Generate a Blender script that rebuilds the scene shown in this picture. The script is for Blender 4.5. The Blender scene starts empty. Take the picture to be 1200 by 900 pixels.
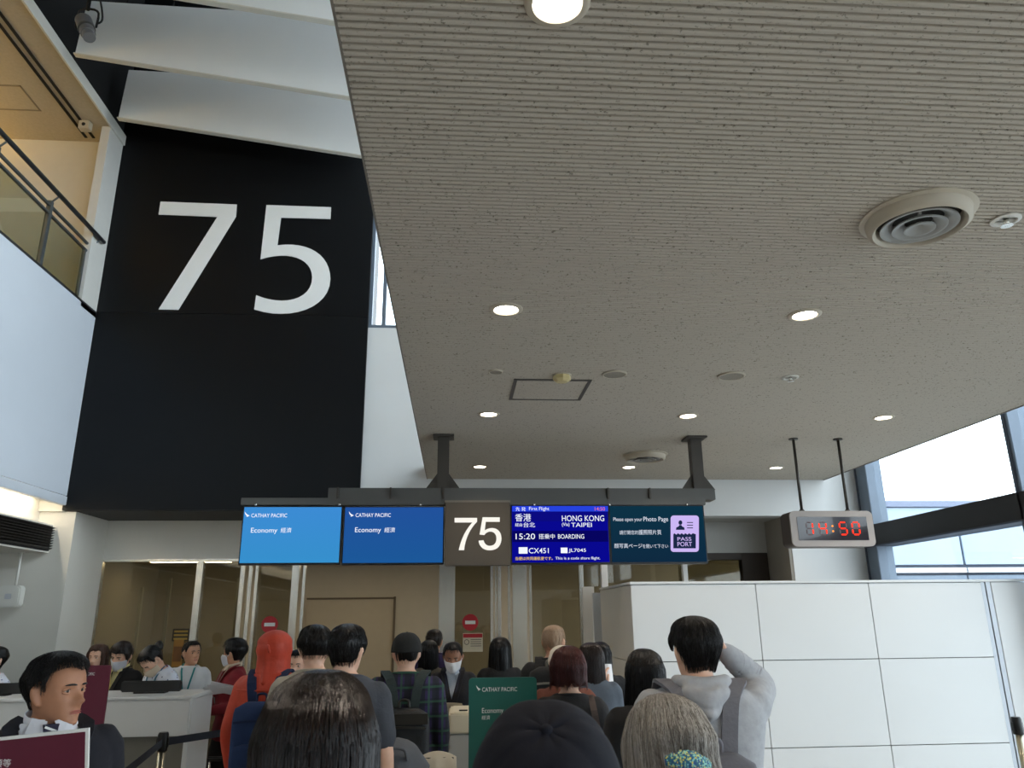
import bpy, bmesh, math, random
from mathutils import Vector, Matrix, noise
random.seed(7)
scene = bpy.context.scene
col = scene.collection
PI = math.pi

# ------------------------------------------------------------------ camera
CAM = Vector((0, 0, 1.75))
F_PX, PITCH, YAW, ROLL = 895.0, 0.2963, 0.0747, -0.01053
_cy, _sy, _cp, _sp = math.cos(YAW), math.sin(YAW), math.cos(PITCH), math.sin(PITCH)
FWD = Vector((_sy * _cp, _cy * _cp, _sp))
_r0 = Vector((_cy, -_sy, 0)); _u0 = _r0.cross(FWD)
_cr, _sr = math.cos(ROLL), math.sin(ROLL)
RGT = _cr * _r0 + _sr * _u0
UPV = -_sr * _r0 + _cr * _u0
cam_data = bpy.data.cameras.new('camera')
cam = bpy.data.objects.new('camera', cam_data); col.objects.link(cam)
cam.matrix_world = Matrix(((RGT.x, UPV.x, -FWD.x, CAM.x), (RGT.y, UPV.y, -FWD.y, CAM.y), (RGT.z, UPV.z, -FWD.z, CAM.z), (0, 0, 0, 1)))
cam_data.sensor_fit = 'HORIZONTAL'; cam_data.sensor_width = 36.0
cam_data.lens = F_PX / 1200 * 36.0
cam_data.clip_start = 0.05; cam_data.clip_end = 300
cam_data.dof.use_dof = True; cam_data.dof.focus_distance = 7.0; cam_data.dof.aperture_fstop = 11.0
scene.camera = cam

# ------------------------------------------------------------------ world, exposure
world = bpy.data.worlds.new('overcast_sky'); scene.world = world
world.use_nodes = True
bg = world.node_tree.nodes['Background']
bg.inputs[0].default_value = (0.90, 0.95, 1.0, 1); bg.inputs[1].default_value = 5.0
vs = scene.view_settings
vs.view_transform = 'Standard'; vs.look = 'None'; vs.exposure = 0.12; vs.gamma = 1.0; vs.use_curve_mapping = False


def at(x, y, X=None, Y=None, Z=None):
    """measure: the point of a world plane seen at a photo pixel (1200x900)"""
    d = FWD + (x - 600) / F_PX * RGT - (y - 450) / F_PX * UPV
    t = X / d.x if X is not None else Y / d.y if Y is not None else (Z - CAM.z) / d.z
    return CAM + t * d

# ------------------------------------------------------------------ materials
def lin(c):
    return tuple((v / 255 / 12.92 if v / 255 <= 0.04045 else ((v / 255 + 0.055) / 1.055) ** 2.4) for v in c) + (1,)

MATS = {}
def mat(name, rgb, rough=0.6, metal=0.0, var=0.0, vscale=8.0, bump=0.0, bscale=120.0, emit=None, estr=0.0, stretch=None, sheen=0.0, spec=0.5, coat=0.0):
    if name in MATS: return MATS[name]
    m = bpy.data.materials.new(name); m.use_nodes = True
    nt = m.node_tree; N = nt.nodes; L = nt.links
    b = N['Principled BSDF']
    b.inputs['Base Color'].default_value = lin(rgb)
    b.inputs['Roughness'].default_value = rough
    b.inputs['Metallic'].default_value = metal
    b.inputs['Specular IOR Level'].default_value = spec
    b.inputs['Coat Weight'].default_value = coat
    if sheen: b.inputs['Sheen Weight'].default_value = sheen
    if emit:
        b.inputs['Emission Color'].default_value = lin(emit); b.inputs['Emission Strength'].default_value = estr
    vec = None
    if var or bump:
        tc = N.new('ShaderNodeTexCoord'); mp = N.new('ShaderNodeMapping'); L.new(tc.outputs['Object'], mp.inputs[0])
        if stretch: mp.inputs['Scale'].default_value = stretch
        vec = mp.outputs[0]
    if var:
        n = N.new('ShaderNodeTexNoise'); n.inputs['Scale'].default_value = vscale; n.inputs['Detail'].default_value = 6
        L.new(vec, n.inputs['Vector'])
        r = N.new('ShaderNodeValToRGB')
        c = lin(rgb)
        r.color_ramp.elements[0].position = 0.3; r.color_ramp.elements[1].position = 0.7
        r.color_ramp.elements[0].color = tuple(v * (1 - var) for v in c[:3]) + (1,)
        r.color_ramp.elements[1].color = tuple(min(1, v * (1 + var)) for v in c[:3]) + (1,)
        L.new(n.outputs[0], r.inputs[0]); L.new(r.outputs[0], b.inputs['Base Color'])
    if bump:
        n2 = N.new('ShaderNodeTexNoise'); n2.inputs['Scale'].default_value = bscale; n2.inputs['Detail'].default_value = 5
        L.new(vec, n2.inputs['Vector'])
        bp = N.new('ShaderNodeBump'); bp.inputs['Strength'].default_value = bump; bp.inputs['Distance'].default_value = 0.01
        L.new(n2.outputs[0], bp.inputs['Height']); L.new(bp.outputs[0], b.inputs['Normal'])
    MATS[name] = m
    return m

def glow(name, rgb, s):
    if name in MATS: return MATS[name]
    m = bpy.data.materials.new(name); m.use_nodes = True
    N = m.node_tree.nodes; N.remove(N['Principled BSDF'])
    e = N.new('ShaderNodeEmission'); e.inputs[0].default_value = lin(rgb); e.inputs[1].default_value = s
    m.node_tree.links.new(e.outputs[0], N['Material Output'].inputs[0]); MATS[name] = m
    return m

def glass(name, tint=(225, 232, 228), ior=1.5, rough=0.0, refl=1.0):
    if name in MATS: return MATS[name]
    m = bpy.data.materials.new(name); m.use_nodes = True
    nt = m.node_tree; N = nt.nodes; N.remove(N['Principled BSDF'])
    t = N.new('ShaderNodeBsdfTransparent'); t.inputs[0].default_value = lin(tint)
    g = N.new('ShaderNodeBsdfGlossy'); g.inputs['Roughness'].default_value = rough
    lw = N.new('ShaderNodeLayerWeight'); lw.inputs[0].default_value = 0.5
    f = N.new('ShaderNodeMath'); f.operation = 'POWER'; f.inputs[1].default_value = 5.0; nt.links.new(lw.outputs['Facing'], f.inputs[0])
    mu = N.new('ShaderNodeMath'); mu.operation = 'MULTIPLY_ADD'; mu.inputs[1].default_value = 0.9 * refl; mu.inputs[2].default_value = 0.045 * refl
    mx = N.new('ShaderNodeMixShader')
    nt.links.new(f.outputs[0], mu.inputs[0]); nt.links.new(mu.outputs[0], mx.inputs[0])
    nt.links.new(t.outputs[0], mx.inputs[1]); nt.links.new(g.outputs[0], mx.inputs[2])
    nt.links.new(mx.outputs[0], N['Material Output'].inputs[0]); MATS[name] = m
    return m

def hair_mat(name, a, b, rough=0.35):
    """strands: colour varies from strand to strand"""
    if name in MATS: return MATS[name]
    m = bpy.data.materials.new(name); m.use_nodes = True
    nt = m.node_tree; N = nt.nodes; L = nt.links; p = N['Principled BSDF']
    g = N.new('ShaderNodeNewGeometry'); r = N.new('ShaderNodeValToRGB')
    r.color_ramp.elements[0].color = lin(a); r.color_ramp.elements[1].color = lin(b)
    L.new(g.outputs['Random Per Island'], r.inputs[0]); L.new(r.outputs[0], p.inputs['Base Color'])
    p.inputs['Roughness'].default_value = rough; p.inputs['Specular IOR Level'].default_value = 0.36
    tc = N.new('ShaderNodeTexCoord'); mp = N.new('ShaderNodeMapping'); mp.inputs['Scale'].default_value = (1, 1, 0.06)
    n2 = N.new('ShaderNodeTexNoise'); n2.inputs['Scale'].default_value = 260; n2.inputs['Detail'].default_value = 3
    bp = N.new('ShaderNodeBump'); bp.inputs['Strength'].default_value = 0.5; bp.inputs['Distance'].default_value = 0.004
    L.new(tc.outputs['Object'], mp.inputs[0]); L.new(mp.outputs[0], n2.inputs['Vector']); L.new(n2.outputs[0], bp.inputs['Height']); L.new(bp.outputs[0], p.inputs['Normal'])
    MATS[name] = m
    return m

def plaid_mat():
    m = bpy.data.materials.new('plaid_flannel'); m.use_nodes = True
    nt = m.node_tree; N = nt.nodes; L = nt.links; p = N['Principled BSDF']; p.inputs['Roughness'].default_value = 0.9
    tc = N.new('ShaderNodeTexCoord'); sx = N.new('ShaderNodeSeparateXYZ'); L.new(tc.outputs['Object'], sx.inputs[0])
    def stripe(sock, per, lo, ph=0.0):
        a = N.new('ShaderNodeMath'); a.operation = 'MULTIPLY_ADD'; L.new(sock, a.inputs[0]); a.inputs[1].default_value = 1 / per; a.inputs[2].default_value = ph
        fr = N.new('ShaderNodeMath'); fr.operation = 'FRACT'; L.new(a.outputs[0], fr.inputs[0])
        g = N.new('ShaderNodeMath'); g.operation = 'GREATER_THAN'; L.new(fr.outputs[0], g.inputs[0]); g.inputs[1].default_value = lo
        return g.outputs[0]
    def mix(f, a, bcol, amt):
        mu = N.new('ShaderNodeMath'); mu.operation = 'MULTIPLY'; L.new(f, mu.inputs[0]); mu.inputs[1].default_value = amt
        mx = N.new('ShaderNodeMix'); mx.data_type = 'RGBA'; L.new(mu.outputs[0], mx.inputs[0])
        if isinstance(a, tuple): mx.inputs[6].default_value = a
        else: L.new(a, mx.inputs[6])
        mx.inputs[7].default_value = bcol
        return mx.outputs[2]
    c = mix(stripe(sx.outputs[0], 0.085, 0.5), lin((28, 30, 44)), lin((52, 38, 84)), 0.8)
    c = mix(stripe(sx.outputs[2], 0.085, 0.5), c, lin((16, 22, 30)), 0.5)
    c = mix(stripe(sx.outputs[0], 0.085, 0.85, 0.15), c, lin((44, 84, 64)), 0.7)
    c = mix(stripe(sx.outputs[2], 0.085, 0.85, 0.15), c, lin((44, 84, 64)), 0.7)
    L.new(c, p.inputs['Base Color']); MATS['plaid'] = m
    return m

def speckle_mat(name, base, spots, scale=40, thr=0.25, rough=0.8):
    """cloth printed with small scattered marks"""
    if name in MATS: return MATS[name]
    m = bpy.data.materials.new(name); m.use_nodes = True
    nt = m.node_tree; N = nt.nodes; L = nt.links; p = N['Principled BSDF']; p.inputs['Roughness'].default_value = rough
    tc = N.new('ShaderNodeTexCoord'); v = N.new('ShaderNodeTexVoronoi'); v.inputs['Scale'].default_value = scale
    L.new(tc.outputs['Object'], v.inputs['Vector'])
    lt = N.new('ShaderNodeMath'); lt.operation = 'LESS_THAN'; L.new(v.outputs['Distance'], lt.inputs[0]); lt.inputs[1].default_value = thr
    sx = N.new('ShaderNodeSeparateColor'); L.new(v.outputs['Color'], sx.inputs[0])
    r = N.new('ShaderNodeValToRGB'); r.color_ramp.interpolation = 'CONSTANT'
    while len(r.color_ramp.elements) < len(spots): r.color_ramp.elements.new(0.5)
    for i, c in enumerate(spots):
        r.color_ramp.elements[i].position = i / len(spots); r.color_ramp.elements[i].color = lin(c)
    L.new(sx.outputs[0], r.inputs[0])
    mx = N.new('ShaderNodeMix'); mx.data_type = 'RGBA'; L.new(lt.outputs[0], mx.inputs[0]); mx.inputs[6].default_value = lin(base); L.new(r.outputs[0], mx.inputs[7])
    L.new(mx.outputs[2], p.inputs['Base Color']); MATS[name] = m
    return m

def ceiling_mat():
    m = bpy.data.materials.new('ribbed_rockwool'); m.use_nodes = True
    nt = m.node_tree; N = nt.nodes; L = nt.links; p = N['Principled BSDF']; p.inputs['Roughness'].default_value = 0.95
    tc = N.new('ShaderNodeTexCoord'); mp = N.new('ShaderNodeMapping'); mp.inputs['Scale'].default_value = (1, 1.6, 1)
    L.new(tc.outputs['Object'], mp.inputs[0])
    n = N.new('ShaderNodeTexNoise'); n.inputs['Scale'].default_value = 55; n.inputs['Detail'].default_value = 3; n.inputs['Roughness'].default_value = 0.7
    L.new(mp.outputs[0], n.inputs['Vector'])
    r = N.new('ShaderNodeValToRGB'); r.color_ramp.elements[0].position = 0.30; r.color_ramp.elements[1].position = 0.42
    r.color_ramp.elements[0].color = lin((118, 110, 98)); r.color_ramp.elements[1].color = lin((188, 180, 167))
    L.new(n.outputs[0], r.inputs[0]); L.new(r.outputs[0], p.inputs['Base Color'])
    bp = N.new('ShaderNodeBump'); bp.inputs['Strength'].default_value = 0.25; bp.inputs['Distance'].default_value = 0.004
    L.new(n.outputs[0], bp.inputs['Height']); L.new(bp.outputs[0], p.inputs['Normal'])
    return m

M_WHITE = mat('white_painted_steel', (222, 223, 222), 0.45, var=0.015, vscale=2)
M_PART = mat('partition_panel_white', (218, 219, 218), 0.38, var=0.012, vscale=1.5)
M_GAP = mat('joint_shadow_gap', (95, 95, 94), 0.8, var=0.05)
M_FASCIA = mat('fascia_satin_white', (212, 218, 226), 0.32, var=0.02, vscale=1.2)
M_WALLW = mat('wall_warm_white', (214, 210, 200), 0.6, var=0.02, vscale=3, bump=0.03)
M_BLACK = mat('black_panel_satin', (11, 13, 16), 0.45, spec=0.22, var=0.1, vscale=1, bump=0.01)
M_BLACK2 = mat('atrium_black_paint', (9, 10, 12), 0.85, var=0.1)
M_SOFFIT = mat('soffit_dark_brown', (40, 37, 35), 0.6, var=0.05)
M_CEIL = ceiling_mat()
M_TRIMC = mat('ceiling_edge_trim', (120, 113, 103), 0.5, var=0.04)
M_DIFF = mat('diffuser_cream', (190, 180, 162), 0.5, var=0.03)
M_DIFFI = mat('diffuser_grey_vanes', (150, 150, 146), 0.45, var=0.03)
M_DARK = mat('dark_void', (12, 12, 13), 0.9, var=0.1)
M_LAMP = glow('downlight_lens', (255, 246, 230), 14.0)
M_STEEL = mat('brushed_stainless', (232, 230, 222), 0.27, 0.85, var=0.06, vscale=30, stretch=(1, 1, 0.05))
M_FRAME = mat('sign_frame_grey', (92, 92, 90), 0.5, 0.3, var=0.04)
M_BRACK = mat('sign_bracket_bronze', (74, 70, 65), 0.45, 0.4, var=0.04)
M_BOX75 = mat('gate_box_bronze', (84, 76, 66), 0.5, 0.2, var=0.03)
M_SCRBEZ = mat('screen_bezel_black', (12, 12, 14), 0.35, var=0.05)
M_LETTER = mat('white_lettering', (242, 242, 240), 0.5, var=0.01)
M_PRINT = mat('white_print', (235, 238, 236), 0.6, var=0.01)
M_CLOCK = mat('clock_case_taupe', (158, 150, 145), 0.45, 0.1, var=0.03)
M_CLOCKS = mat('clock_side_brown', (62, 52, 48), 0.5, var=0.05)
M_CLOCKG = mat('clock_face_smoked', (42, 38, 44), 0.12, var=0.05, coat=0.5)
M_LED = glow('led_red', (255, 46, 24), 2.2)
M_LEDO = glow('led_orange', (255, 140, 50), 2.0)
M_LEDOFF = mat('led_unlit', (88, 66, 70), 0.4, var=0.05)
M_MULL = mat('mullion_blue_grey', (112, 124, 138), 0.45, 0.35, var=0.04)
M_BEAMB = mat('transom_black', (20, 21, 25), 0.5, var=0.08)
M_GLASSW = glass('curtain_wall_glass', (238, 243, 245), 1.45, refl=0.7)
M_GLASSD = glass('door_glass', (206, 203, 190), 1.5, refl=1.0)
M_GLASSR = glass('balustrade_glass', (225, 232, 228), 1.45)
M_EXT = mat('exterior_cladding_blue', (165, 180, 198), 0.5, 0.1, var=0.04, vscale=2)
M_EXTD = mat('exterior_joint_dark', (70, 78, 92), 0.7, var=0.05)
M_EXTM = mat('exterior_band_metal', (200, 204, 210), 0.35, 0.4, var=0.03)
M_RAIL = mat('railing_grey_steel', (98, 104, 106), 0.4, 0.6, var=0.05)
M_RAILT = mat('handrail_dark', (46, 48, 50), 0.4, 0.2, var=0.05)
M_BEIGE = mat('corridor_beige_wall', (180, 170, 150), 0.7, var=0.02, bump=0.04)
M_BEIGED = mat('corridor_door_beige', (172, 160, 138), 0.6, var=0.02)
M_CREAM = mat('lounge_cream_wall', (222, 200, 150), 0.7, var=0.03)
M_BCEIL = mat('balcony_ceiling_tile', (182, 170, 150), 0.9, var=0.05, vscale=30, bump=0.1)
M_FLOOR = mat('floor_terrazzo', (168, 165, 160), 0.3, var=0.12, vscale=140)
M_GRILL = mat('louvre_dark', (48, 44, 40), 0.5, var=0.1)
M_PLAST = mat('plastic_off_white', (218, 216, 208), 0.4, var=0.02)
M_COUNTER = mat('counter_white_laminate', (220, 221, 220), 0.35, var=0.01)
M_CBASE = mat('counter_base_grey', (120, 117, 108), 0.6, var=0.05)
M_MONITOR = mat('monitor_back_black', (20, 21, 24), 0.45, var=0.06)
M_PAPER = mat('paper_white', (236, 236, 238), 0.8, var=0.01)
M_GREEN = mat('sign_board_green', (20, 98, 88), 0.45, var=0.02)
M_MAROON = mat('sign_board_maroon', (96, 20, 48), 0.45, var=0.02)
M_POSTB = mat('stanchion_black', (26, 26, 26), 0.35, 0.4, var=0.06)
M_POSTS = mat('stanchion_steel', (176, 170, 150), 0.3, 1.0, var=0.05)
M_BELT = mat('belt_webbing_blue_black', (40, 44, 54), 0.85, var=0.1, bump=0.2, bscale=400)
M_CREAMK = mat('kiosk_cream', (224, 214, 188), 0.5, var=0.02)
M_GREYK = mat('kiosk_grey', (178, 178, 172), 0.5, var=0.02)
M_RED = mat('no_entry_red', (176, 32, 44), 0.5, var=0.03)
M_SILV = mat('spotlight_silver', (138, 138, 140), 0.32, 0.6, var=0.04)

# people
SKIN = {'tan': mat('skin_tan', (176, 124, 94), 0.5, var=0.06, vscale=25, bump=0.03, bscale=300),
        'light': mat('skin_light', (222, 178, 152), 0.5, var=0.05, vscale=25, bump=0.03, bscale=300),
        'mid': mat('skin_mid', (202, 152, 122), 0.5, var=0.06, vscale=25, bump=0.03, bscale=300),
        'deep': mat('skin_deep', (158, 110, 84), 0.5, var=0.06, vscale=25, bump=0.03, bscale=300)}
M_LIP = mat('lips', (170, 92, 84), 0.45, var=0.05)
M_EYEW = mat('eye_white', (225, 222, 216), 0.25, var=0.01)
M_IRIS = mat('iris_dark', (34, 22, 16), 0.15, var=0.1)
H_BLACK = hair_mat('hair_black', (5, 5, 7), (16, 15, 17), 0.36)
H_DARK = hair_mat('hair_dark_brown', (16, 12, 12), (46, 34, 30), 0.34)
H_BROWN = hair_mat('hair_brown', (44, 28, 22), (84, 56, 44), 0.38)
H_RED = hair_mat('hair_red_brown', (38, 16, 18), (88, 44, 42), 0.32)
H_GREY = hair_mat('hair_grey', (72, 66, 58), (182, 178, 172), 0.42)
H_SHAVE = hair_mat('hair_cropped_grey', (150, 122, 98), (176, 150, 124), 0.6)

def cloth(name, rgb, **k):
    k.setdefault('rough', 0.88); k.setdefault('var', 0.12); k.setdefault('vscale', 14); k.setdefault('bump', 0.25); k.setdefault('bscale', 70)
    return mat('cloth_' + name, rgb, **k)

# ------------------------------------------------------------------ mesh building
class MB:
    def __init__(s): s.v = []; s.f = []
    def add(s, vs, fs):
        o = len(s.v); s.v += [tuple(p) for p in vs]; s.f += [tuple(i + o for i in f) for f in fs]
        return s
    def box(s, a, b):
        x0, y0, z0 = a; x1, y1, z1 = b
        return s.add([(x0, y0, z0), (x1, y0, z0), (x1, y1, z0), (x0, y1, z0), (x0, y0, z1), (x1, y0, z1), (x1, y1, z1), (x0, y1, z1)],
                     [(0, 3, 2, 1), (4, 5, 6, 7), (0, 1, 5, 4), (1, 2, 6, 5), (2, 3, 7, 6), (3, 0, 4, 7)])
    def cbox(s, a, b, c=0.004):
        """box with chamfered edges"""
        bm = bmesh.new(); bmesh.ops.create_cube(bm, size=1)
        for v in bm.verts:
            v.co = Vector(((a[i] + b[i]) / 2 + v.co[i] * (b[i] - a[i]) for i in range(3)))
        bmesh.ops.bevel(bm, geom=bm.edges[:], offset=c, segments=2, affect='EDGES')
        bm.verts.index_update()
        s.add([v.co for v in bm.verts], [[v.index for v in f.verts] for f in bm.faces]); bm.free()
        return s
    def lathe(s, prof, seg=32, c=(0, 0, 0), axis='Z', cap=True):
        vs = []; fs = []
        n = len(prof)
        for r, z in prof:
            for k in range(seg):
                a = 2 * PI * k / seg
                p = (r * math.cos(a), r * math.sin(a), z)
                if axis == 'Y': p = (p[0], p[2], p[1])
                if axis == 'X': p = (p[2], p[0], p[1])
                vs.append((p[0] + c[0], p[1] + c[1], p[2] + c[2]))
        for i in range(n - 1):
            for k in range(seg):
                k2 = (k + 1) % seg
                fs.append((i * seg + k, i * seg + k2, (i + 1) * seg + k2, (i + 1) * seg + k))
        if cap: fs.append(tuple(range(seg - 1, -1, -1))); fs.append(tuple((n - 1) * seg + k for k in range(seg)))
        return s.add(vs, fs)
    def tube(s, pts, rad, seg=10, flat=1.0, side=None, cap=True, sub=0):
        pts = [Vector(p) for p in pts]
        rad = list(rad) if hasattr(rad, '__len__') else [rad] * len(pts)
        if sub: pts, rad = spline(pts, rad, sub)
        n = len(pts)
        if cap:   # rounded ends
            d0 = (pts[0] - pts[1]).normalized(); d1 = (pts[-1] - pts[-2]).normalized()
            a0, a1, r0, r1 = pts[0], pts[-1], rad[0], rad[-1]
            pts = [a0 + d0 * r0, a0 + d0 * r0 * 0.8] + pts + [a1 + d1 * r1 * 0.8, a1 + d1 * r1]
            rad = [r0 * 0.12, r0 * 0.6] + rad + [r1 * 0.6, r1 * 0.12]
            n = len(pts)
        vs = []; fs = []
        ref = Vector(side) if side else None
        prev = None
        for i in range(n):
            t = (pts[min(i + 1, n - 1)] - pts[max(i - 1, 0)])
            if t.length < 1e-9: t = Vector((0, 0, 1))
            t.normalize()
            if ref: u = ref - t * ref.dot(t)
            elif prev is not None: u = prev - t * prev.dot(t)
            else:
                u = t.cross(Vector((0, 0, 1)))
                if u.length < 0.1: u = t.cross(Vector((0, 1, 0)))
            if u.length < 1e-6: u = t.orthogonal()
            u.normalize(); w = t.cross(u); prev = u
            for k in range(seg):
                a = 2 * PI * k / seg
                vs.append(pts[i] + u * (math.cos(a) * rad[i]) + w * (math.sin(a) * rad[i] * flat))
        for i in range(n - 1):
            for k in range(seg):
                k2 = (k + 1) % seg
                fs.append((i * seg + k, i * seg + k2, (i + 1) * seg + k2, (i + 1) * seg + k))
        fs.append(tuple(range(seg - 1, -1, -1))); fs.append(tuple((n - 1) * seg + k for k in range(seg)))
        return s.add(vs, fs)
    def ribbon(s, pts, width, thick, side=(1, 0, 0), sub=0):
        """flat band of rectangular section along a path"""
        pts = [Vector(p) for p in pts]
        if sub: pts, _ = spline(pts, [0] * len(pts), sub)
        side = Vector(side); n = len(pts); vs = []; fs = []
        for i in range(n):
            t = (pts[min(i + 1, n - 1)] - pts[max(i - 1, 0)]).normalized()
            u = side - t * side.dot(t)
            if u.length < 1e-5: u = t.orthogonal()
            u.normalize(); w = t.cross(u)
            for a, b in ((-1, -1), (1, -1), (1, 1), (-1, 1)):
                vs.append(pts[i] + u * (a * width / 2) + w * (b * thick / 2))
        for i in range(n - 1):
            for k in range(4):
                k2 = (k + 1) % 4
                fs.append((i * 4 + k, i * 4 + k2, i * 4 + 4 + k2, i * 4 + 4 + k))
        fs.append((3, 2, 1, 0)); fs.append(tuple((n - 1) * 4 + k for k in range(4)))
        return s.add(vs, fs)
    def prism(s, poly, depth, plane='XZ', o=0.0):
        """flat outline given thickness. XZ: poly (x,z), from y=o-depth to y=o"""
        n = len(poly); vs = []
        for d in (o - depth, o):
            for a, b in poly:
                vs.append((a, d, b) if plane == 'XZ' else (a, b, d) if plane == 'XY' else (d, a, b))
        bm = bmesh.new()
        bv = [bm.verts.new(p) for p in vs]
        bm.faces.new(bv[:n]); bm.faces.new(bv[n:][::-1])
        for i in range(n): bm.faces.new((bv[i], bv[n + i], bv[n + (i + 1) % n], bv[(i + 1) % n]))
        bm.normal_update()
        bmesh.ops.triangulate(bm, faces=[f for f in bm.faces if len(f.verts) > 4])
        bmesh.ops.recalc_face_normals(bm, faces=bm.faces)
        bm.verts.index_update()
        s.add([v.co for v in bm.verts], [[v.index for v in f.verts] for f in bm.faces]); bm.free()
        return s
    def mesh(s, name):
        me = bpy.data.meshes.new(name); me.from_pydata(s.v, [], s.f); me.update()
        return me
    def build(s, name, m, parent=None, smooth=False, angle=None):
        return link(name, s.mesh(name), m, parent, smooth, angle)

def spline(pts, rad, sub):
    P = []; R = []
    n = len(pts)
    for i in range(n - 1):
        p0, p1, p2, p3 = pts[max(i - 1, 0)], pts[i], pts[i + 1], pts[min(i + 2, n - 1)]
        for k in range(sub):
            t = k / sub
            P.append(0.5 * ((2 * p1) + (p2 - p0) * t + (2 * p0 - 5 * p1 + 4 * p2 - p3) * t * t + (3 * p1 - p0 - 3 * p2 + p3) * t ** 3))
            R.append(rad[i] + (rad[i + 1] - rad[i]) * t)
    P.append(pts[-1]); R.append(rad[-1])
    return P, R

def link(name, me, m, parent=None, smooth=False, angle=None):
    o = bpy.data.objects.new(name, me); col.objects.link(o)
    if m: me.materials.append(m)
    if smooth: me.shade_smooth()
    if angle: me.shade_smooth(); me.set_sharp_from_angle(angle=math.radians(angle))
    if parent: o.parent = parent
    return o

def tag(o, label, cat, group=None):
    o['label'] = label; o['category'] = cat
    if group: o['group'] = group
    return o

def struct(o, label=None, cat=None):
    o['kind'] = 'structure'
    if label: o['label'] = label
    if cat: o['category'] = cat
    return o

def thing(name, label, cat, loc=(0, 0, 0), rz=0.0, group=None):
    o = bpy.data.objects.new(name, None); col.objects.link(o)
    o.empty_display_size = 0.1; o.location = loc; o.rotation_euler = (0, 0, rz)
    return tag(o, label, cat, group)

def sbox(name, a, b, m, label=None, cat=None, parent=None):
    o = MB().box(a, b).build(name, m, parent)
    if not parent: struct(o, label, cat)
    return o

def text_mesh(string, box, y, bold=0.0, shear=0.0, depth=0.001):
    """lettering fitted to box (x0,x1,z0,z1) in the plane y, facing -y"""
    cu = bpy.data.curves.new('t', 'FONT'); cu.body = string; cu.size = 1; cu.offset = bold * 0.2; cu.shear = shear; cu.resolution_u = 3
    ob = bpy.data.objects.new('t', cu); col.objects.link(ob)
    dg = bpy.context.evaluated_depsgraph_get(); dg.update()
    me = bpy.data.meshes.new_from_object(ob.evaluated_get(dg))
    bpy.data.objects.remove(ob); bpy.data.curves.remove(cu)
    xs = [v.co.x for v in me.vertices]; ys = [v.co.y for v in me.vertices]
    if not xs: return me
    x0, x1, z0, z1 = box; ax, bx, ay, by = min(xs), max(xs), min(ys), max(ys)
    for v in me.vertices:
        v.co = Vector((x0 + (v.co.x - ax) / max(1e-6, bx - ax) * (x1 - x0), y, z0 + (v.co.y - ay) / max(1e-6, by - ay) * (z1 - z0)))
    return me

def pxbox(x0, x1, y0, y1, Y):
    """measured box on a plane facing the camera: left, right, bottom, top"""
    a = at(x0, (y0 + y1) / 2, Y=Y); b = at(x1, (y0 + y1) / 2, Y=Y); xm = (x0 + x1) / 2
    return (a.x, b.x, at(xm, y1, Y=Y).z, at(xm, y0, Y=Y).z)

def lettering(parent, string, px, Y, m, bold=0.0, shear=0.0, origin=(0, 0, 0), name='lettering'):
    b = pxbox(*px, Y)
    me = text_mesh(string, (b[0] - origin[0], b[1] - origin[0], b[2] - origin[2], b[3] - origin[2]), Y - origin[1], bold, shear)
    return link(name, me, m, parent)

# ================================================================== THE SETTING
ZC = 3.424          # low ceiling
XL, XR, YB = -0.375, 4.795, 9.60
# floor
sbox('floor', (-9.2, -14, -0.1), (5.4, 10.55, 0), M_FLOOR, 'pale speckled terrazzo floor of the gate hall', 'floor')
# ribbed low ceiling: real grooves every 30 mm across the boards
def ribbed(name, x0, x1, y0, y1, z, pitch, depth, m, parent=None):
    vs = []; fs = []; n = int((y1 - y0) / pitch)
    prof = [(0.0, depth), (0.14, depth), (0.24, 0.25 * depth), (0.42, 0.0), (0.74, 0.0), (0.9, 0.25 * depth)]
    ys = []
    for i in range(n):
        for a, h in prof: ys.append((y0 + (i + a) * pitch, z + h))
    ys.append((y0 + n * pitch, z + depth)); ys.append((y1, z))
    for y, h in ys: vs += [(x0, y, h), (x1, y, h)]
    for i in range(len(ys) - 1): fs.append((2 * i, 2 * i + 2, 2 * i + 3, 2 * i + 1))
    o = len(vs)
    vs += [(x0, y0, z + 0.16), (x1, y0, z + 0.16), (x1, y1, z + 0.16), (x0, y1, z + 0.16)]
    fs.append((o, o + 1, o + 2, o + 3))
    return MB().add(vs, fs).build(name, m, parent)
ceil_ = struct(ribbed('ceiling', XL + 0.012, XR - 0.012, -13.98, YB - 0.01, ZC, 0.030, 0.014, M_CEIL), 'low taupe ceiling of finely ribbed acoustic boards', 'ceiling')
tr = MB().box((XL + 0.004, -13.98, ZC - 0.004), (XL + 0.012, YB - 0.01, ZC + 0.17)).build('edge_trim', M_TRIMC, ceil_)
tr = MB().box((XR - 0.012, -13.98, ZC - 0.005), (XR + 0.0, YB - 0.01, ZC + 0.17)).build('edge_trim', M_TRIMC, ceil_)

struct(MB().box((-9.2, -14.2, 0), (5.4, -14, 10.6)).build('wall_rear', M_WALLW), 'plain wall of the hall behind the queue', 'wall')
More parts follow.
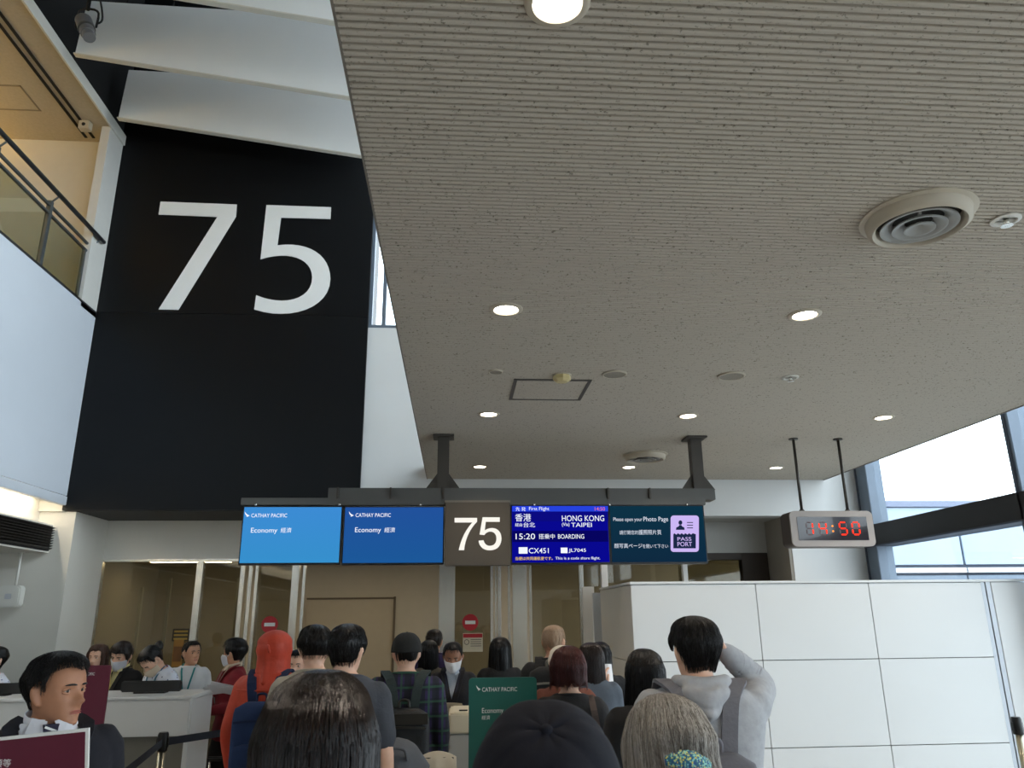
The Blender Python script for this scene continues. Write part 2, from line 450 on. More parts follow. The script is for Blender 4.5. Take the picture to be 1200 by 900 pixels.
# back wall of the hall: white wall above the doors, clerestory window, white column at right
struct(MB().box((0.6, YB + 0.02, 5.45), (5.3, YB + 0.2, 10.6)).build('wall_upper', M_WHITE), 'white wall above the low ceiling', 'wall')
struct(MB().box((-9.2, 10.5, 3.02), (-4.7, 10.7, 10.6)).build('wall_upper_left', M_BLACK2), 'black wall behind the upper floor', 'wall')
struct(MB().box((-9.3, -14.2, 0), (-9.1, 10.7, 10.6)).build('wall_far_left', M_WALLW), 'wall at the far side of the upper floor', 'wall')
back = sbox('wall_back', (-1.24, YB, 2.96), (4.26, YB + 0.25, 5.45), M_WHITE, 'white wall above the gate doors behind the hanging sign', 'wall')
MB().box((4.26, YB, 0), (5.25, YB + 0.5, 5.45)).build('column', M_WHITE, back)
MB().box((4.22, YB + 0.01, 0), (4.26, 10.5, 2.96)).build('reveal', mat('reveal_taupe', (150, 144, 134), 0.6, var=0.02), back)
MB().box((-1.19, YB + 0.25, 2.96), (4.26, 10.64, 3.02)).build('soffit', mat('recess_header_grey', (176, 175, 170), 0.6, var=0.02), back)
MB().box((2.2, 10.3, 2.55), (4.22, 10.5, 2.96)).build('recess_header', mat('recess_header_grey', (176, 175, 170), 0.6, var=0.02), back)
MB().box((-1.24, YB + 0.02, 5.44), (0.6, YB + 0.16, 5.50)).build('window_sill', M_MULL, back)
win_up = struct(MB().box((-1.2, YB + 0.06, 5.50), (0.6, YB + 0.075, 9.0)).build('window_1', M_GLASSW), 'tall clerestory window beside the black gate wall', 'window')
for x in (-1.20, -1.02):
    MB().box((x, YB + 0.02, 5.5), (x + 0.05, YB + 0.14, 9.0)).build('mullion', M_MULL, win_up)

# black gate wall with number
blk = struct(MB().box((-4.70, YB - 0.06, 3.03), (-1.19, 10.5, 5.58)).build('wall_gate', M_BLACK), 'tall black gate wall with a white 75', 'wall')
MB().box((-4.80, YB - 0.06, 5.585), (-1.19, 10.5, 10.6)).build('upper_panel', M_BLACK, blk)
MB().box((-4.66, YB - 0.04, 3.018), (-1.21, 10.5, 3.03)).build('soffit', M_SOFFIT, blk)
YN = YB - 0.062
def unpx(pts, Y=YN): return [(p.x, p.z) for p in (at(170 + a / 5, 225 + b / 5, Y=Y) for a, b in pts)]
def bez(p0, p1, p2, p3, n=12):
    out = []
    for i in range(1, n + 1):
        t = i / n; k = 1 - t
        out.append(tuple(k ** 3 * p0[j] + 3 * k * k * t * p1[j] + 3 * k * t * t * p2[j] + t ** 3 * p3[j] for j in (0, 1)))
    return out
seven = [(92, 58), (538, 75), (533, 145), (196, 691), (80, 689), (425, 147), (80, 133)]
five = [(712, 78), (1090, 91), (1087, 160), (797, 151), (776, 314)]
five += bez((776, 314), (960, 290), (1086, 370), (1086, 510)) + bez((1086, 510), (1084, 680), (850, 760), (640, 689))
five += [(652, 606)] + bez((652, 606), (800, 670), (980, 640), (980, 500)) + bez((980, 500), (975, 385), (840, 345), (677, 395))
for g, nm in ((seven, 'digit_seven'), (five, 'digit_five')):
    MB().prism(unpx(g), 0.012, o=YN + 0.002).build(nm, M_LETTER, blk)

# pier and wall facing the camera under the balcony, glazed door wall
pier = sbox('wall_pier', (-9, YB + 0.0, 0), (-4.56, 10.5, 3.018), M_WALLW, 'warm white wall under the balcony beside the black gate wall', 'wall')
MB().box((-9, YB - 0.05, 3.018), (-4.69, YB, 5.2)).build('upper_wall', M_WALLW, pier)
dw = sbox('wall_doors', (-4.56, 10.5, 2.52), (4.22, 10.64, 3.018), M_WALLW, 'white lintel above the glazed gate doors', 'wall')
YG = 10.53
doorframe = thing('door_frame', 'stainless steel frame of the glazed gate doors', 'door frame', (-0.2, YG, 0)); doorframe['kind'] = 'structure'
def dpart(name, x0, x1, z0, z1, m, y0=-0.04, y1=0.06, root=doorframe, ch=0.012):
    return MB().cbox((x0 + 0.2, y0, z0), (x1 + 0.2, y1, z1), ch).build(name, m, root, angle=40)
dpart('head_rail', -4.56, -1.9, 2.49, 2.53, M_STEEL)
dpart('head_rail', -0.2, 4.2, 2.49, 2.53, M_STEEL)
for x0, x1, d in ((-4.60, -4.56, .05), (-3.36, -3.28, .06), (-2.80, -2.745, .05), (-2.70, -2.655, .02), (-2.60, -2.565, .08), (-2.13, -2.04, .08), (-2.0, -1.965, .03),
                  (-0.21, 0.0, .1), (0.47, 0.505, .05), (0.53, 0.555, .02), (0.565, 0.61, .07), (0.70, 0.735, .05), (0.76, 0.95, .1), (0.985, 1.02, .05), (1.66, 1.72, .06)):
    dpart('post', x0, x1, 0, 2.49, M_STEEL, y0=-d)
def pane(label, x0, x1, grp=None):
    o = MB().box((x0, YG + 0.01, 0.02), (x1, YG + 0.022, 2.49)).build('glass_pane', M_GLASSD)
    return tag(o, label, 'glass pane', grp)
pane('tall glass pane beside the pier, next to the black notice', -4.56, -3.36)
pane('narrow glass pane behind the woman in the burgundy jacket', -3.28, -2.80)
p3 = pane('glass sliding leaf behind the orange hood, with a round red sign', -2.565, -2.13)
p4 = pane('glass door leaf with the red no entry disc and a notice', 0.0, 0.47)
pane('wide dark glass leaf behind the balding man', 1.02, 1.66)
pane('glass pane behind the end of the white partition', 1.72, 4.2)
# inner stiles seen through the glass
for x in (-4.35, -3.98, -3.62, -3.05, -2.92):
    tag(MB().cbox((x, 11.3, 0.0), (x + 0.03, 11.36, 2.2 if x < -4.2 else 2.32), 0.008).build('inner_stile', mat('stile_steel_pale_sheen', (214, 208, 190), 0.3, 0.4, var=0.04)), 'thin steel stile of the inner glazed screen', 'door stile', 'inner glazed screen stiles')  # paler, less metallic steel: bright reflections put into the colour
# corridor behind
struct(MB().box((-4.9, 13.4, 0), (5.2, 13.5, 2.75)).build('wall_corridor', M_BEIGE), 'beige wall of the boarding corridor behind the doors', 'wall')
struct(MB().box((-4.9, 10.64, 2.60), (5.2, 13.5, 2.68)).build('ceiling_corridor', mat('corridor_ceiling', (190, 178, 158), 0.8, var=0.02)), 'beige ceiling of the boarding corridor', 'ceiling')
struct(MB().box((-4.9, 10.55, -0.1), (5.2, 13.5, 0)).build('floor_corridor', mat('corridor_carpet', (92, 84, 76), 0.9, var=0.1, vscale=60)), 'dark floor of the boarding corridor', 'floor')
struct(MB().box((-5.0, 10.64, 0), (-4.9, 13.5, 2.7)).build('wall_corridor_side', M_BEIGE), 'side wall of the boarding corridor', 'wall')
d1 = struct(MB().cbox((-2.45, 13.36, 0), (-1.02, 13.40, 2.06), 0.006).build('door_1', M_BEIGED), 'flush beige door in the corridor wall', 'door')
MB().cbox((-1.02, 13.35, 0), (-0.985, 13.40, 2.1), 0.004).build('door_jamb', mat('door_jamb_dark', (96, 84, 66), 0.6, var=0.03), d1)
MB().cbox((-2.45, 13.35, 2.06), (-0.985, 13.40, 2.09), 0.004).build('door_head', MATS['door_jamb_dark'], d1)
for x in (-3.9, -1.4, 1.3):
    t = thing('corridor_light', 'flat ceiling light in the corridor behind the glass', 'light', (x, 11.9, 2.60), 0, 'corridor ceiling lights')
    MB().cbox((-0.6, -0.08, -0.02), (0.6, 0.08, 0), 0.004).build('housing', M_PLAST, t)
    MB().box((-0.57, -0.06, -0.026), (0.57, 0.06, -0.02)).build('diffuser', glow('corridor_lamp', (255, 238, 208), 20), t)
# dark window frames behind the partition
wf = struct(MB().cbox((3.0, 10.34, 1.6), (3.9, 10.40, 2.5), 0.004).build('window_2', M_GLASSD), 'dark framed window behind the white partition', 'window')
MB().cbox((3.85, 10.28, 1.5), (4.21, 10.42, 2.55), 0.005).build('window_frame', mat('window_frame_umber', (52, 44, 36), 0.6, var=0.05), wf)
MB().cbox((2.95, 10.28, 2.46), (3.85, 10.42, 2.55), 0.005).build('window_frame', MATS['window_frame_umber'], wf)
for i, (x0, x1, y, lab) in enumerate(((1.80, 1.88, 9.6, 'slim white post behind the edge of the partition'), (2.86, 2.92, 9.7, 'slim white post rising behind the partition top'))):
    tag(MB().cbox((x0, y, 0), (x1, y + 0.08, 2.5), 0.005).build('post', M_WHITE), lab, 'post')

# notices on the glass
def disc_sign(x, label):
    t = thing('no_entry_sign', label, 'sign', (x, YG - 0.001, 1.69))
    MB().lathe([(0.105, -0.004), (0.105, 0.0)], 40, axis='Y').build('disc', M_RED, t, angle=40)
    MB().cbox((-0.068, -0.008, -0.022), (0.068, -0.004, 0.022), 0.001).build('white_bar', M_PRINT, t)
disc_sign(at(551, 745, Y=YG).x, 'round red no entry sign with a white bar beside the steel post')
disc_sign(at(315, 746, Y=YG).x, 'round red no entry sign half hidden by the orange hood')
t = thing('door_notice', 'white notice with a red heading and a prohibition ring on the door glass', 'notice', (at(554, 767, Y=YG).x, YG - 0.002, 1.44))
MB().box((-0.13, -0.003, -0.115), (0.13, 0, 0.115)).build('sheet', mat('notice_cream', (206, 200, 180), 0.7, var=0.02), t)
MB().box((-0.125, -0.005, 0.06), (0.125, -0.003, 0.108)).build('heading', M_RED, t)
MB().tube([(-0.08 + 0.03 * math.cos(a), -0.004, 0.005 + 0.03 * math.sin(a)) for a in [2 * PI * i / 20 for i in range(21)]], 0.004, 5, cap=False).build('ring', M_SCRBEZ, t)
for k in range(4): MB().box((-0.03, -0.005, 0.03 - k * 0.026), (0.11, -0.003, 0.038 - k * 0.026)).build('text_line', M_GAP, t)
t = thing('notice', 'black and yellow notice stuck on the tall glass pane', 'notice', (at(212, 744, Y=YG).x, YG - 0.002, at(212, 744, Y=YG).z))
MB().box((-0.105, -0.003, -0.075), (0.105, 0, 0.075)).build('sheet', mat('notice_black', (38, 32, 22), 0.6, var=0.05), t)
for k in range(3): MB().box((-0.085, -0.005, 0.03 - k * 0.045), (0.085, -0.003, 0.055 - k * 0.045)).build('text_line', mat('notice_yellow', (150, 122, 50), 0.6, var=0.05), t)
t = thing('notice_board', 'amber notice panel standing behind the woman with the teal lanyard', 'notice', (at(208, 768, Y=YG - 0.1).x, YG - 0.1, 1.4))
MB().cbox((-0.06, -0.01, -0.2), (0.06, 0.01, 0.12), 0.004).build('sheet', mat('notice_amber', (140, 98, 34), 0.6, var=0.1), t)
MB().box((-0.05, -0.012, -0.14), (0.05, -0.01, 0.04)).build('print', mat('notice_brown', (104, 66, 26), 0.6, var=0.2), t)

# balcony at the left
XW = -4.67
fas = struct(MB().box((XW - 0.05, -14, 3.20), (XW, YB - 0.06, 5.55)).build('wall_balcony', M_FASCIA), 'white satin fascia of the upper floor balcony', 'wall')
MB().cbox((XW - 0.06, -14, 3.085), (XW + 0.012, YB - 0.065, 3.19), 0.006).build('fascia_lip', M_FASCIA, fas)
MB().box((XW - 0.06, -14, 5.55), (XW + 0.008, YB - 0.06, 5.575)).build('capping', M_RAILT, fas)
sbox('floor_balcony', (-9, -14, 5.2), (XW - 0.05, 10.6, 5.5), M_WALLW, 'floor slab of the upper floor', 'floor')
bulk = struct(MB().box((-9, -14, 2.53), (-4.80, YB, 2.86)).build('wall_left', M_WALLW), 'left bulkhead with a black louvre under the balcony', 'wall')
MB().box((-9, -14, 2.86), (-4.98, YB, 5.2)).build('cove_back', M_WALLW, bulk)
MB().box((-4.80, -14, 2.55), (-4.79, YB - 0.03, 2.84)).build('louvre_backing', M_DARK, bulk)
for k in range(9):
    z = 2.565 + k * 0.03
    MB().add([(-4.79, -14, z), (-4.79, YB - 0.03, z), (-4.755, YB - 0.03, z + 0.016), (-4.755, -14, z + 0.016), (-4.79, -14, z + 0.006), (-4.79, YB - 0.03, z + 0.006), (-4.755, YB - 0.03, z + 0.02), (-4.755, -14, z + 0.02)],
             [(0, 1, 2, 3), (7, 6, 5, 4), (0, 4, 5, 1), (3, 2, 6, 7), (1, 5, 6, 2), (0, 3, 7, 4)]).build('louvre_slat', M_GRILL, bulk)
cl = thing('cove_light', 'hidden warm strip light glowing under the balcony lip', 'light', (-4.86, 4.0, 3.14))
MB().box((-0.03, -9.5, 0.02), (0.03, 5.4, 0.05)).build('housing', M_PLAST, cl)
MB().box((-0.02, -9.5, 0.005), (0.02, 5.4, 0.02)).build('tube', glow('cove_tube', (255, 240, 214), 30), cl)
# balcony interior
pb = struct(MB().box((-4.78, 9.13, 5.5), (XW, YB - 0.06, 8.09)).build('wall_balcony_pier', mat('pier_white', (216, 214, 208), 0.5, var=0.02)), 'white pier at the end of the balcony beside the black wall', 'wall')
bc = struct(MB().box((-9, -14, 8.09), (XW + 0.0, YB - 0.06, 8.20)).build('ceiling_balcony', M_BCEIL), 'beige tiled ceiling over the balcony', 'ceiling')
MB().box((XW - 0.001, -14, 8.07), (XW + 0.025, YB - 0.06, 8.22)).build('edge_trim', M_PLAST, bc)
for x in (-5.02, -5.12): MB().box((x, -6, 8.078), (x + 0.035, YB - 0.2, 8.092)).build('track_groove', M_DARK, bc)
def hatch(y0, y1, x0, x1):
    m = MB()
    for a, b in (((x0, y0), (x1, y0 + 0.02)), ((x0, y1 - 0.02), (x1, y1)), ((x0, y0), (x0 + 0.02, y1)), ((x1 - 0.02, y0), (x1, y1))):
        m.box((a[0], a[1], 8.084), (b[0], b[1], 8.0905))
    m.build('hatch_frame', mat('hatch_line', (138, 126, 108), 0.8, var=0.03), bc)
hatch(8.35, 8.85, -6.0, -5.42); hatch(7.35, 7.85, -6.0, -5.42); hatch(6.35, 6.85, -6.0, -5.42)
struct(MB().box((-9, 9.5, 5.5), (-4.78, 9.6, 8.09)).build('wall_balcony_end', mat('balcony_end_white', (216, 210, 198), 0.6, var=0.02)), 'off-white end wall of the upper floor', 'wall')
ib = struct(MB().box((-9.1, -14, 5.5), (-7.4, 9.5, 7.55)).build('wall_lounge', M_CREAM), 'cream wall of the upper floor lounge', 'wall')
MB().box((-7.4, -14, 7.32), (-7.0, 9.5, 7.45)).build('cove_shelf', M_CREAM, ib)
lc = thing('cove_light', 'warm strip light along the upper floor ceiling', 'light', (-7.15, 4.5, 7.46))
MB().box((-0.05, -9.0, 0.0), (0.05, 5.0, 0.03)).build('housing', M_PLAST, lc)
MB().box((-0.04, -9.0, 0.03), (0.04, 5.0, 0.045)).build('tube', glow('lounge_tube', (255, 214, 130), 40), lc)
cm = thing('door_sensor', 'small beige sensor box under the balcony ceiling', 'sensor', (-4.95, 9.05, 8.06))
MB().cbox((-0.07, -0.05, -0.10), (0.07, 0.05, 0.03), 0.01).build('body', M_DIFF, cm, angle=40); MB().lathe([(0.02, 0), (0.025, 0.01)], 16, c=(0, -0.062, -0.04), axis='Y').build('lens', M_DARK, cm)
rl = thing('balcony_railing', 'grey steel balustrade with glass panels on the balcony', 'railing', (XW - 0.05, 0, 5.55))
MB().tube([(0.09, -6, 0.94), (0.09, 9.36, 0.94)], 0.028, 12).build('handrail', M_RAILT, rl, smooth=True)
for z in (0.80, 0.70): MB().cbox((-0.012, -6, z - 0.015), (0.022, 9.30, z + 0.015), 0.003).build('rail', M_RAIL, rl)
ys = [9.27, 8.2, 7.12, 6.04, 4.96, 3.88]
for i, y in enumerate(ys):
    MB().cbox((-0.025, y - 0.03, 0.0), (0.025, y + 0.03, 0.86), 0.004).build('post', M_RAIL, rl)
    MB().tube([(0, y, 0.84), (0.04, y, 0.88), (0.09, y, 0.93)], 0.011, 8).build('bracket', M_RAIL, rl, smooth=True)
    if i: MB().box((-0.004, y + 0.05, 0.04), (0.004, ys[i - 1] - 0.05, 0.68)).build('glass_panel', M_GLASSR, rl)
MB().cbox((-0.02, 9.08, 0.0), (0.02, 9.11, 0.70), 0.003).build('post', M_RAIL, rl)
# wireless box hanging on a rod under the bulkhead
c = at(13, 699, X=-5.05)
ap = thing('wireless_access_point', 'rounded white wireless box hanging on a rod under the louvre', 'access point', (c.x, c.y, c.z))
o_ = []
for sx, sz, a0 in ((1, 1, 0), (-1, 1, 90), (-1, -1, 180), (1, -1, 270)):
    for k in range(7):
        a = math.radians(a0 + 15 * k); o_.append((sx * 0.075 + 0.045 * math.cos(a), sz * 0.075 + 0.045 * math.sin(a)))
MB().prism(o_, 0.09, o=0.045).build('body', M_PLAST, ap, angle=40)
MB().prism([(x * 0.88, z * 0.88) for x, z in o_], 0.01, o=-0.045).build('front_cover', M_PLAST, ap, angle=40)
MB().tube([(0.03, 0, 0.08), (0.03, 0, 2.53 - c.z)], 0.014, 10, cap=False).build('rod', M_PLAST, ap, smooth=True)
MB().cbox((-0.04, -0.061, -0.03), (0.03, -0.053, 0.03), 0.004).build('label_plate', mat('label_grey', (196, 198, 202), 0.5, var=0.02), ap)
MB().lathe([(0.035, 2.52 - c.z), (0.035, 2.53 - c.z)], 16, c=(0.03, 0, 0)).build('ceiling_rose', M_PLAST, ap)

# atrium: black roof, hanging white baffles, spotlight
struct(MB().box((-9.2, -14.2, 10.6), (5.5, 10.7, 10.8)).build('ceiling_atrium', M_BLACK2), 'black ceiling of the tall atrium', 'ceiling')
struct(MB().box((-4.72, -14, 8.22), (XW - 0.02, YB - 0.06, 10.6)).build('wall_atrium', M_BLACK2), 'black wall above the balcony', 'wall')
for i, y in enumerate((9.0, 7.8, 6.6, 5.4)):
    b = [(-4.5, 8.09), (0.3, 7.45), (0.3, 8.70), (-4.43, 8.80)]
    o = MB()
    vs = [(x, y - (z - 7.6) * 0.10, z) for x, z in b] + [(x, y - (z - 7.6) * 0.10 + 0.05, z + 0.01) for x, z in b]
    o.add(vs, [(0, 1, 2, 3), (7, 6, 5, 4), (0, 4, 5, 1), (1, 5, 6, 2), (2, 6, 7, 3), (3, 7, 4, 0)])
    bf = o.build('ceiling_baffle', mat('baffle_white', (238, 240, 240), 0.5, var=0.015, vscale=2))
    tag(bf, ['white tapered ceiling baffle hanging just above the big 75', 'white tapered ceiling baffle behind the silver spotlight', 'third white ceiling baffle from the black gate wall', 'fourth white ceiling baffle from the black gate wall'][i], 'ceiling baffle', 'white atrium baffles')
    MB().ribbon([(-4.5, y - 0.052, 8.082), (0.3, y + 0.012, 7.442)], 0.07, 0.014, side=(0, 1, 0)).build('edge_trim', mat('baffle_edge', (216, 214, 204), 0.45, var=0.02), bf)
    for x in (-4.0, -0.4): MB().tube([(x, y - 0.06, 8.7), (x, y - 0.06, 10.6)], 0.012, 6, cap=False).build('hanger', M_BLACK2, bf)
c = at(101, 33, Y=7.0)
sp = thing('spotlight', 'silver cylindrical spotlight under the black atrium ceiling', 'spotlight', (c.x, c.y, c.z))
dv = Vector((0.42, -0.25, -0.87)).normalized()
MB().tube([-dv * 0.15, dv * 0.02], 0.085, 20, cap=False).build('body', M_SILV, sp, angle=40)
MB().tube([dv * 0.02, dv * 0.11], 0.074, 20, cap=False).build('barrel', M_SILV, sp, angle=40)
MB().tube([dv * 0.11, dv * 0.18], 0.062, 20, cap=False).build('snout', M_SILV, sp, angle=40)
MB().tube([dv * 0.005, dv * 0.03], 0.087, 20, cap=False).build('ring', mat('spot_ring', (120, 120, 120), 0.3, 0.9, var=0.03), sp, angle=40)
MB().tube([(-0.11, 0, 0.0), (-0.10, 0, 0.22), (0.02, 0, 0.25), (0.10, 0, 0.20), (0.10, 0, 0.02)], 0.012, 8, sub=3).build('yoke', M_BLACK2, sp, smooth=True)
MB().tube([(-0.02, 0, 0.24), (-0.02, 0, 10.6 - c.z)], 0.02, 8, cap=False).build('stem', M_BLACK2, sp, smooth=True)
MB().tube([(0.02, 0, 0.6), (0.12, -0.02, 0.3), (0.16, -0.02, 0.1), (0.10, 0, 0.06)], 0.01, 6, sub=4).build('cable', M_BLACK2, sp, smooth=True)

# right glazing
XG = 5.30
gz = struct(MB().box((XG + 0.02, -14, 0), (XG + 0.03, 9.6, 2.56)).build('window_3', M_GLASSW), 'lower glass of the curtain wall above the apron', 'window')
gz2 = struct(MB().box((XG + 0.02, -14, 2.83), (XG + 0.03, 9.6, 10.6)).build('window_4', M_GLASSW), 'upper glass of the curtain wall with bright sky', 'window')  # the part above the low ceiling is unseen, made tall to light the baffles
mu = thing('curtain_wall_frame', 'blue grey mullions and black transom of the glazed side wall', 'window frame', (XG, 0, 0)); mu['kind'] = 'structure'
for y in (9.55, 6.72, 3.9, 1.1, -1.7, -4.5, -7.3, -10.1, -12.9):
    MB().cbox((-0.09, y - 0.045 - (0.2 if y > 9 else 0), 0), (0.12, y + 0.045, 10.6), 0.006).build('mullion', M_MULL, mu)
    MB().cbox((-0.10, y - 0.012, 0), (-0.088, y + 0.012, 10.6), 0.002).build('mullion_groove', M_EXTD, mu)
MB().cbox((-0.10, -14, 2.56), (0.16, 9.55, 2.815), 0.006).build('transom', M_BEAMB, mu)
MB().cbox((-0.12, -14, 2.545), (0.17, 9.55, 2.562), 0.003).build('transom_trim', M_EXTD, mu)
# outside: wing of the terminal with cladding panels
ext = thing('terminal_wing', 'blue grey clad wing of the terminal outside the window', 'building', (11.0, 14.2, 0))
MB().box((-5.6, 0.05, 0), (16, 3.0, 3.72)).build('body', M_EXTD, ext)
MB().cbox((-5.6, -0.06, 3.70), (16, 3.0, 3.82), 0.01).build('parapet', mat('parapet_grey_blue', (122, 130, 152), 0.5, 0.2, var=0.03), ext)
x0s = [-5.6, -4.2, -2.78, -1.36, 0.06, 1.48, 2.9, 4.32]
for a, b in zip(x0s[:-1], x0s[1:]):
    MB().cbox((a + 0.02, 0, 2.62), (b - 0.02, 0.05, 3.69), 0.006).build('cladding_panel', M_EXT, ext)
    MB().cbox((a + 0.02, 0, 0.4), (b - 0.02, 0.05, 2.32), 0.006).build('cladding_panel', M_EXT, ext)
    MB().cbox((a + 0.01, -0.05, 2.47), (b - 0.01, 0.05, 2.56), 0.006).build('band', M_EXTM, ext)
    MB().cbox((a + 0.01, -0.02, 2.34), (b - 0.01, 0.05, 2.42), 0.006).build('band', M_MULL, ext)
struct(MB().box((5.4, -20, -4.1), (40, 60, -4.0)).build('ground_apron', mat('apron_concrete', (150, 152, 152), 0.9, var=0.05)), 'grey concrete apron outside the window', 'ground')

# white partition with panels
YP, XP, ZP = 6.9, 1.55, 2.035
pt = struct(MB().box((XP + 0.03, YP + 0.03, 0), (5.25, 8.4, ZP - 0.03)).build('wall_partition', M_GAP), 'white panelled partition beside the gate doors', 'wall')
cols = [XP, 2.685, 3.735, 4.805]; rows = [0.0, 0.667, 1.366, ZP - 0.02]
for a, b in zip(cols[:-1], cols[1:]):
    for z0, z1 in zip(rows[:-1], rows[1:]):
        MB().cbox((a + 0.003, YP, z0 + 0.004), (b - 0.003, YP + 0.035, z1 - 0.003), 0.002).build('panel', M_PART, pt)
MB().cbox((4.90, YP, 0), (5.25, YP + 0.035, ZP - 0.023), 0.002).build('panel', M_PART, pt)
MB().box((4.81, YP + 0.012, 0), (4.845, YP + 0.03, ZP - 0.02)).build('channel', mat('channel_grey', (176, 180, 186), 0.4, 0.3, var=0.02), pt)
MB().box((4.852, YP + 0.004, 0), (4.895, YP + 0.03, ZP - 0.02)).build('channel', MATS['channel_grey'], pt)
for z0, z1 in zip(rows[:-1], rows[1:]):
    MB().cbox((XP, YP + 0.002, z0 + 0.004), (XP + 0.035, 8.38, z1 - 0.003), 0.002).build('side_panel', mat('partition_side', (205, 202, 194), 0.3, var=0.012), pt)
MB().cbox((XP - 0.006, YP - 0.008, ZP - 0.018), (5.25, 8.4, ZP + 0.004), 0.003).build('capping', M_WHITE, pt)
MB().cbox((at(696, 735, Y=8.75).x, 8.75, 0), (at(706, 735, Y=8.75).x, 8.8, 2.0), 0.004).build('return_panel', M_WHITE, pt)
MB().cbox((at(684, 735, Y=9.1).x, 9.1, 0), (at(698, 735, Y=9.1).x, 9.15, 2.08), 0.004).build('return_edge', MATS['partition_side'], pt)

# ================================================================== CEILING FITTINGS
def lamp_label(ix, iy):
    row = ['fourth', 'third', 'second', 'first', 'added unseen fifth', 'added unseen sixth', 'added unseen seventh', 'added unseen eighth', 'added unseen ninth', 'added unseen tenth'][iy]
    side = ['along the open ceiling edge', 'in the middle line', 'along the window side'][ix]
    return f'round recessed downlight {side}, {row} row from the white wall'
for ix, x in enumerate((0.272, 2.022, 3.80)):
    for iy, y in enumerate((1.75, 4.02, 6.36, 8.75, -0.6, -2.95, -5.3, -7.65, -10.0, -12.3)):  # rows behind the camera are unseen, added to light the hall
        t = thing('downlight', lamp_label(ix, iy), 'downlight', (x, y, ZC), 0, 'recessed ceiling downlights')
        MB().lathe([(0.066, 0.004), (0.072, -0.008), (0.086, -0.008), (0.095, -0.002), (0.095, 0.003), (0.07, 0.006)], 36).build('trim_ring', M_DIFF, t, angle=50)
        MB().lathe([(0.001, -0.003), (0.066, -0.003), (0.066, 0.004), (0.001, 0.004)], 36).build('lens', M_LAMP, t)
        ld = bpy.data.lights.new('downlight_beam', 'SPOT'); ld.energy = 45; ld.color = (1, 0.86, 0.70); ld.spot_size = 2.0; ld.spot_blend = 0.8; ld.shadow_soft_size = 0.06
        lo = bpy.data.objects.new('beam', ld); col.objects.link(lo); lo.parent = t; lo.location = (0, 0, -0.02)
def diffuser(x, y, label, r=0.22):
    t = thing('air_diffuser', label, 'air diffuser', (x, y, ZC))
    MB().lathe([(r * 1.08, 0.0), (r * 1.08, -0.006), (r * 0.98, -0.012), (r * 0.95, -0.05), (r * 0.86, -0.062), (r * 0.80, -0.05), (r * 0.78, -0.01)], 48, cap=False).build('collar', M_DIFF, t, angle=50)
    MB().lathe([(r * 0.80, -0.004), (r * 0.80, -0.002)], 40).build('throat', mat('throat_grey', (62, 60, 56), 0.8, var=0.05), t)
    for a, b, z in ((0.72, 0.47, -0.048), (0.51, 0.26, -0.056), (0.29, 0.02, -0.062)):
        MB().lathe([(r * a, z - 0.006), (r * a, z), (r * b, z + 0.03), (r * b, z + 0.024), (r * (a - 0.05), z - 0.006), (r * a, z - 0.006)], 40, cap=False).build('cone', M_DIFFI, t, angle=50)
    for k in range(3):
        a = k * 2 * PI / 3; MB().box((-0.006, -0.006, -0.05), (0.006, 0.006, 0.0)).build('strut', M_DIFFI, t).location = (r * 0.5 * math.cos(a), r * 0.5 * math.sin(a), 0)
diffuser(2.014, 2.867, 'large round air diffuser with concentric rings near the sprinkler')
diffuser(2.046, 8.044, 'round air diffuser with concentric rings beside the right sign bracket', 0.225)
def sprinkler(x, y, label):
    t = thing('sprinkler', label, 'sprinkler', (x, y, ZC))
    MB().lathe([(0.062, 0.0), (0.062, -0.006), (0.046, -0.010), (0.040, 0.002)], 28).build('plate', M_PLAST, t, angle=50)
    MB().lathe([(0.012, 0.0), (0.012, -0.02), (0.005, -0.028)], 12).build('head', M_STEEL, t, smooth=True)
    MB().lathe([(0.026, -0.032), (0.026, -0.029)], 16).build('deflector', M_STEEL, t)
sprinkler(2.43, 2.876, 'sprinkler head beside the large air diffuser'); sprinkler(2.451, 5.217, 'sprinkler head beside the perforated ceiling speaker')
def speaker(x, y, r, label):
    t = thing('ceiling_speaker', label, 'speaker', (x, y, ZC))
    MB().lathe([(r, 0.0), (r, -0.008), (r * 0.9, -0.012), (r * 0.86, -0.006)], 36, cap=False).build('ring', M_DIFF, t, angle=50)
    MB().lathe([(r * 0.86, -0.009), (r * 0.86, -0.0065)], 36).build('grille', mat('speaker_grille', (146, 140, 128), 0.8, var=0.3, vscale=300), t)
speaker(1.997, 5.193, 0.10, 'round flush ceiling speaker next to the sprinkler'); speaker(1.131, 5.187, 0.09, 'round flush ceiling speaker beside the smoke detector')
speaker(0.272, 5.162, 0.05, 'small round blanking plate left of the ceiling hatch')
t = thing('smoke_detector', 'yellowed smoke detector above the ceiling hatch', 'smoke detector', (0.755, 5.24, ZC))
MB().lathe([(0.062, 0.0), (0.066, -0.02), (0.066, -0.034), (0.045, -0.05), (0.02, -0.054)], 8).build('body', mat('detector_cream', (206, 190, 140), 0.5, var=0.04), t, angle=20)
MB().lathe([(0.07, 0.0), (0.07, -0.006)], 24).build('base', M_DIFF, t)
t = thing('ceiling_hatch', 'square access hatch outlined in the ribbed ceiling', 'hatch', (0.705, 5.62, ZC))
for a, b in (((-0.29, -0.275), (0.29, -0.25)), ((-0.29, 0.25), (0.29, 0.275)), ((-0.29, -0.25), (-0.265, 0.25)), ((0.265, -0.25), (0.29, 0.25))):
    MB().box((a[0], a[1], -0.004), (b[0], b[1], 0.004)).build('frame', mat('hatch_frame_grey', (92, 88, 80), 0.6, var=0.05), t)
ribbed('hatch_board', -0.262, 0.262, -0.247, 0.247, -0.002, 0.030, 0.006, M_CEIL, t)

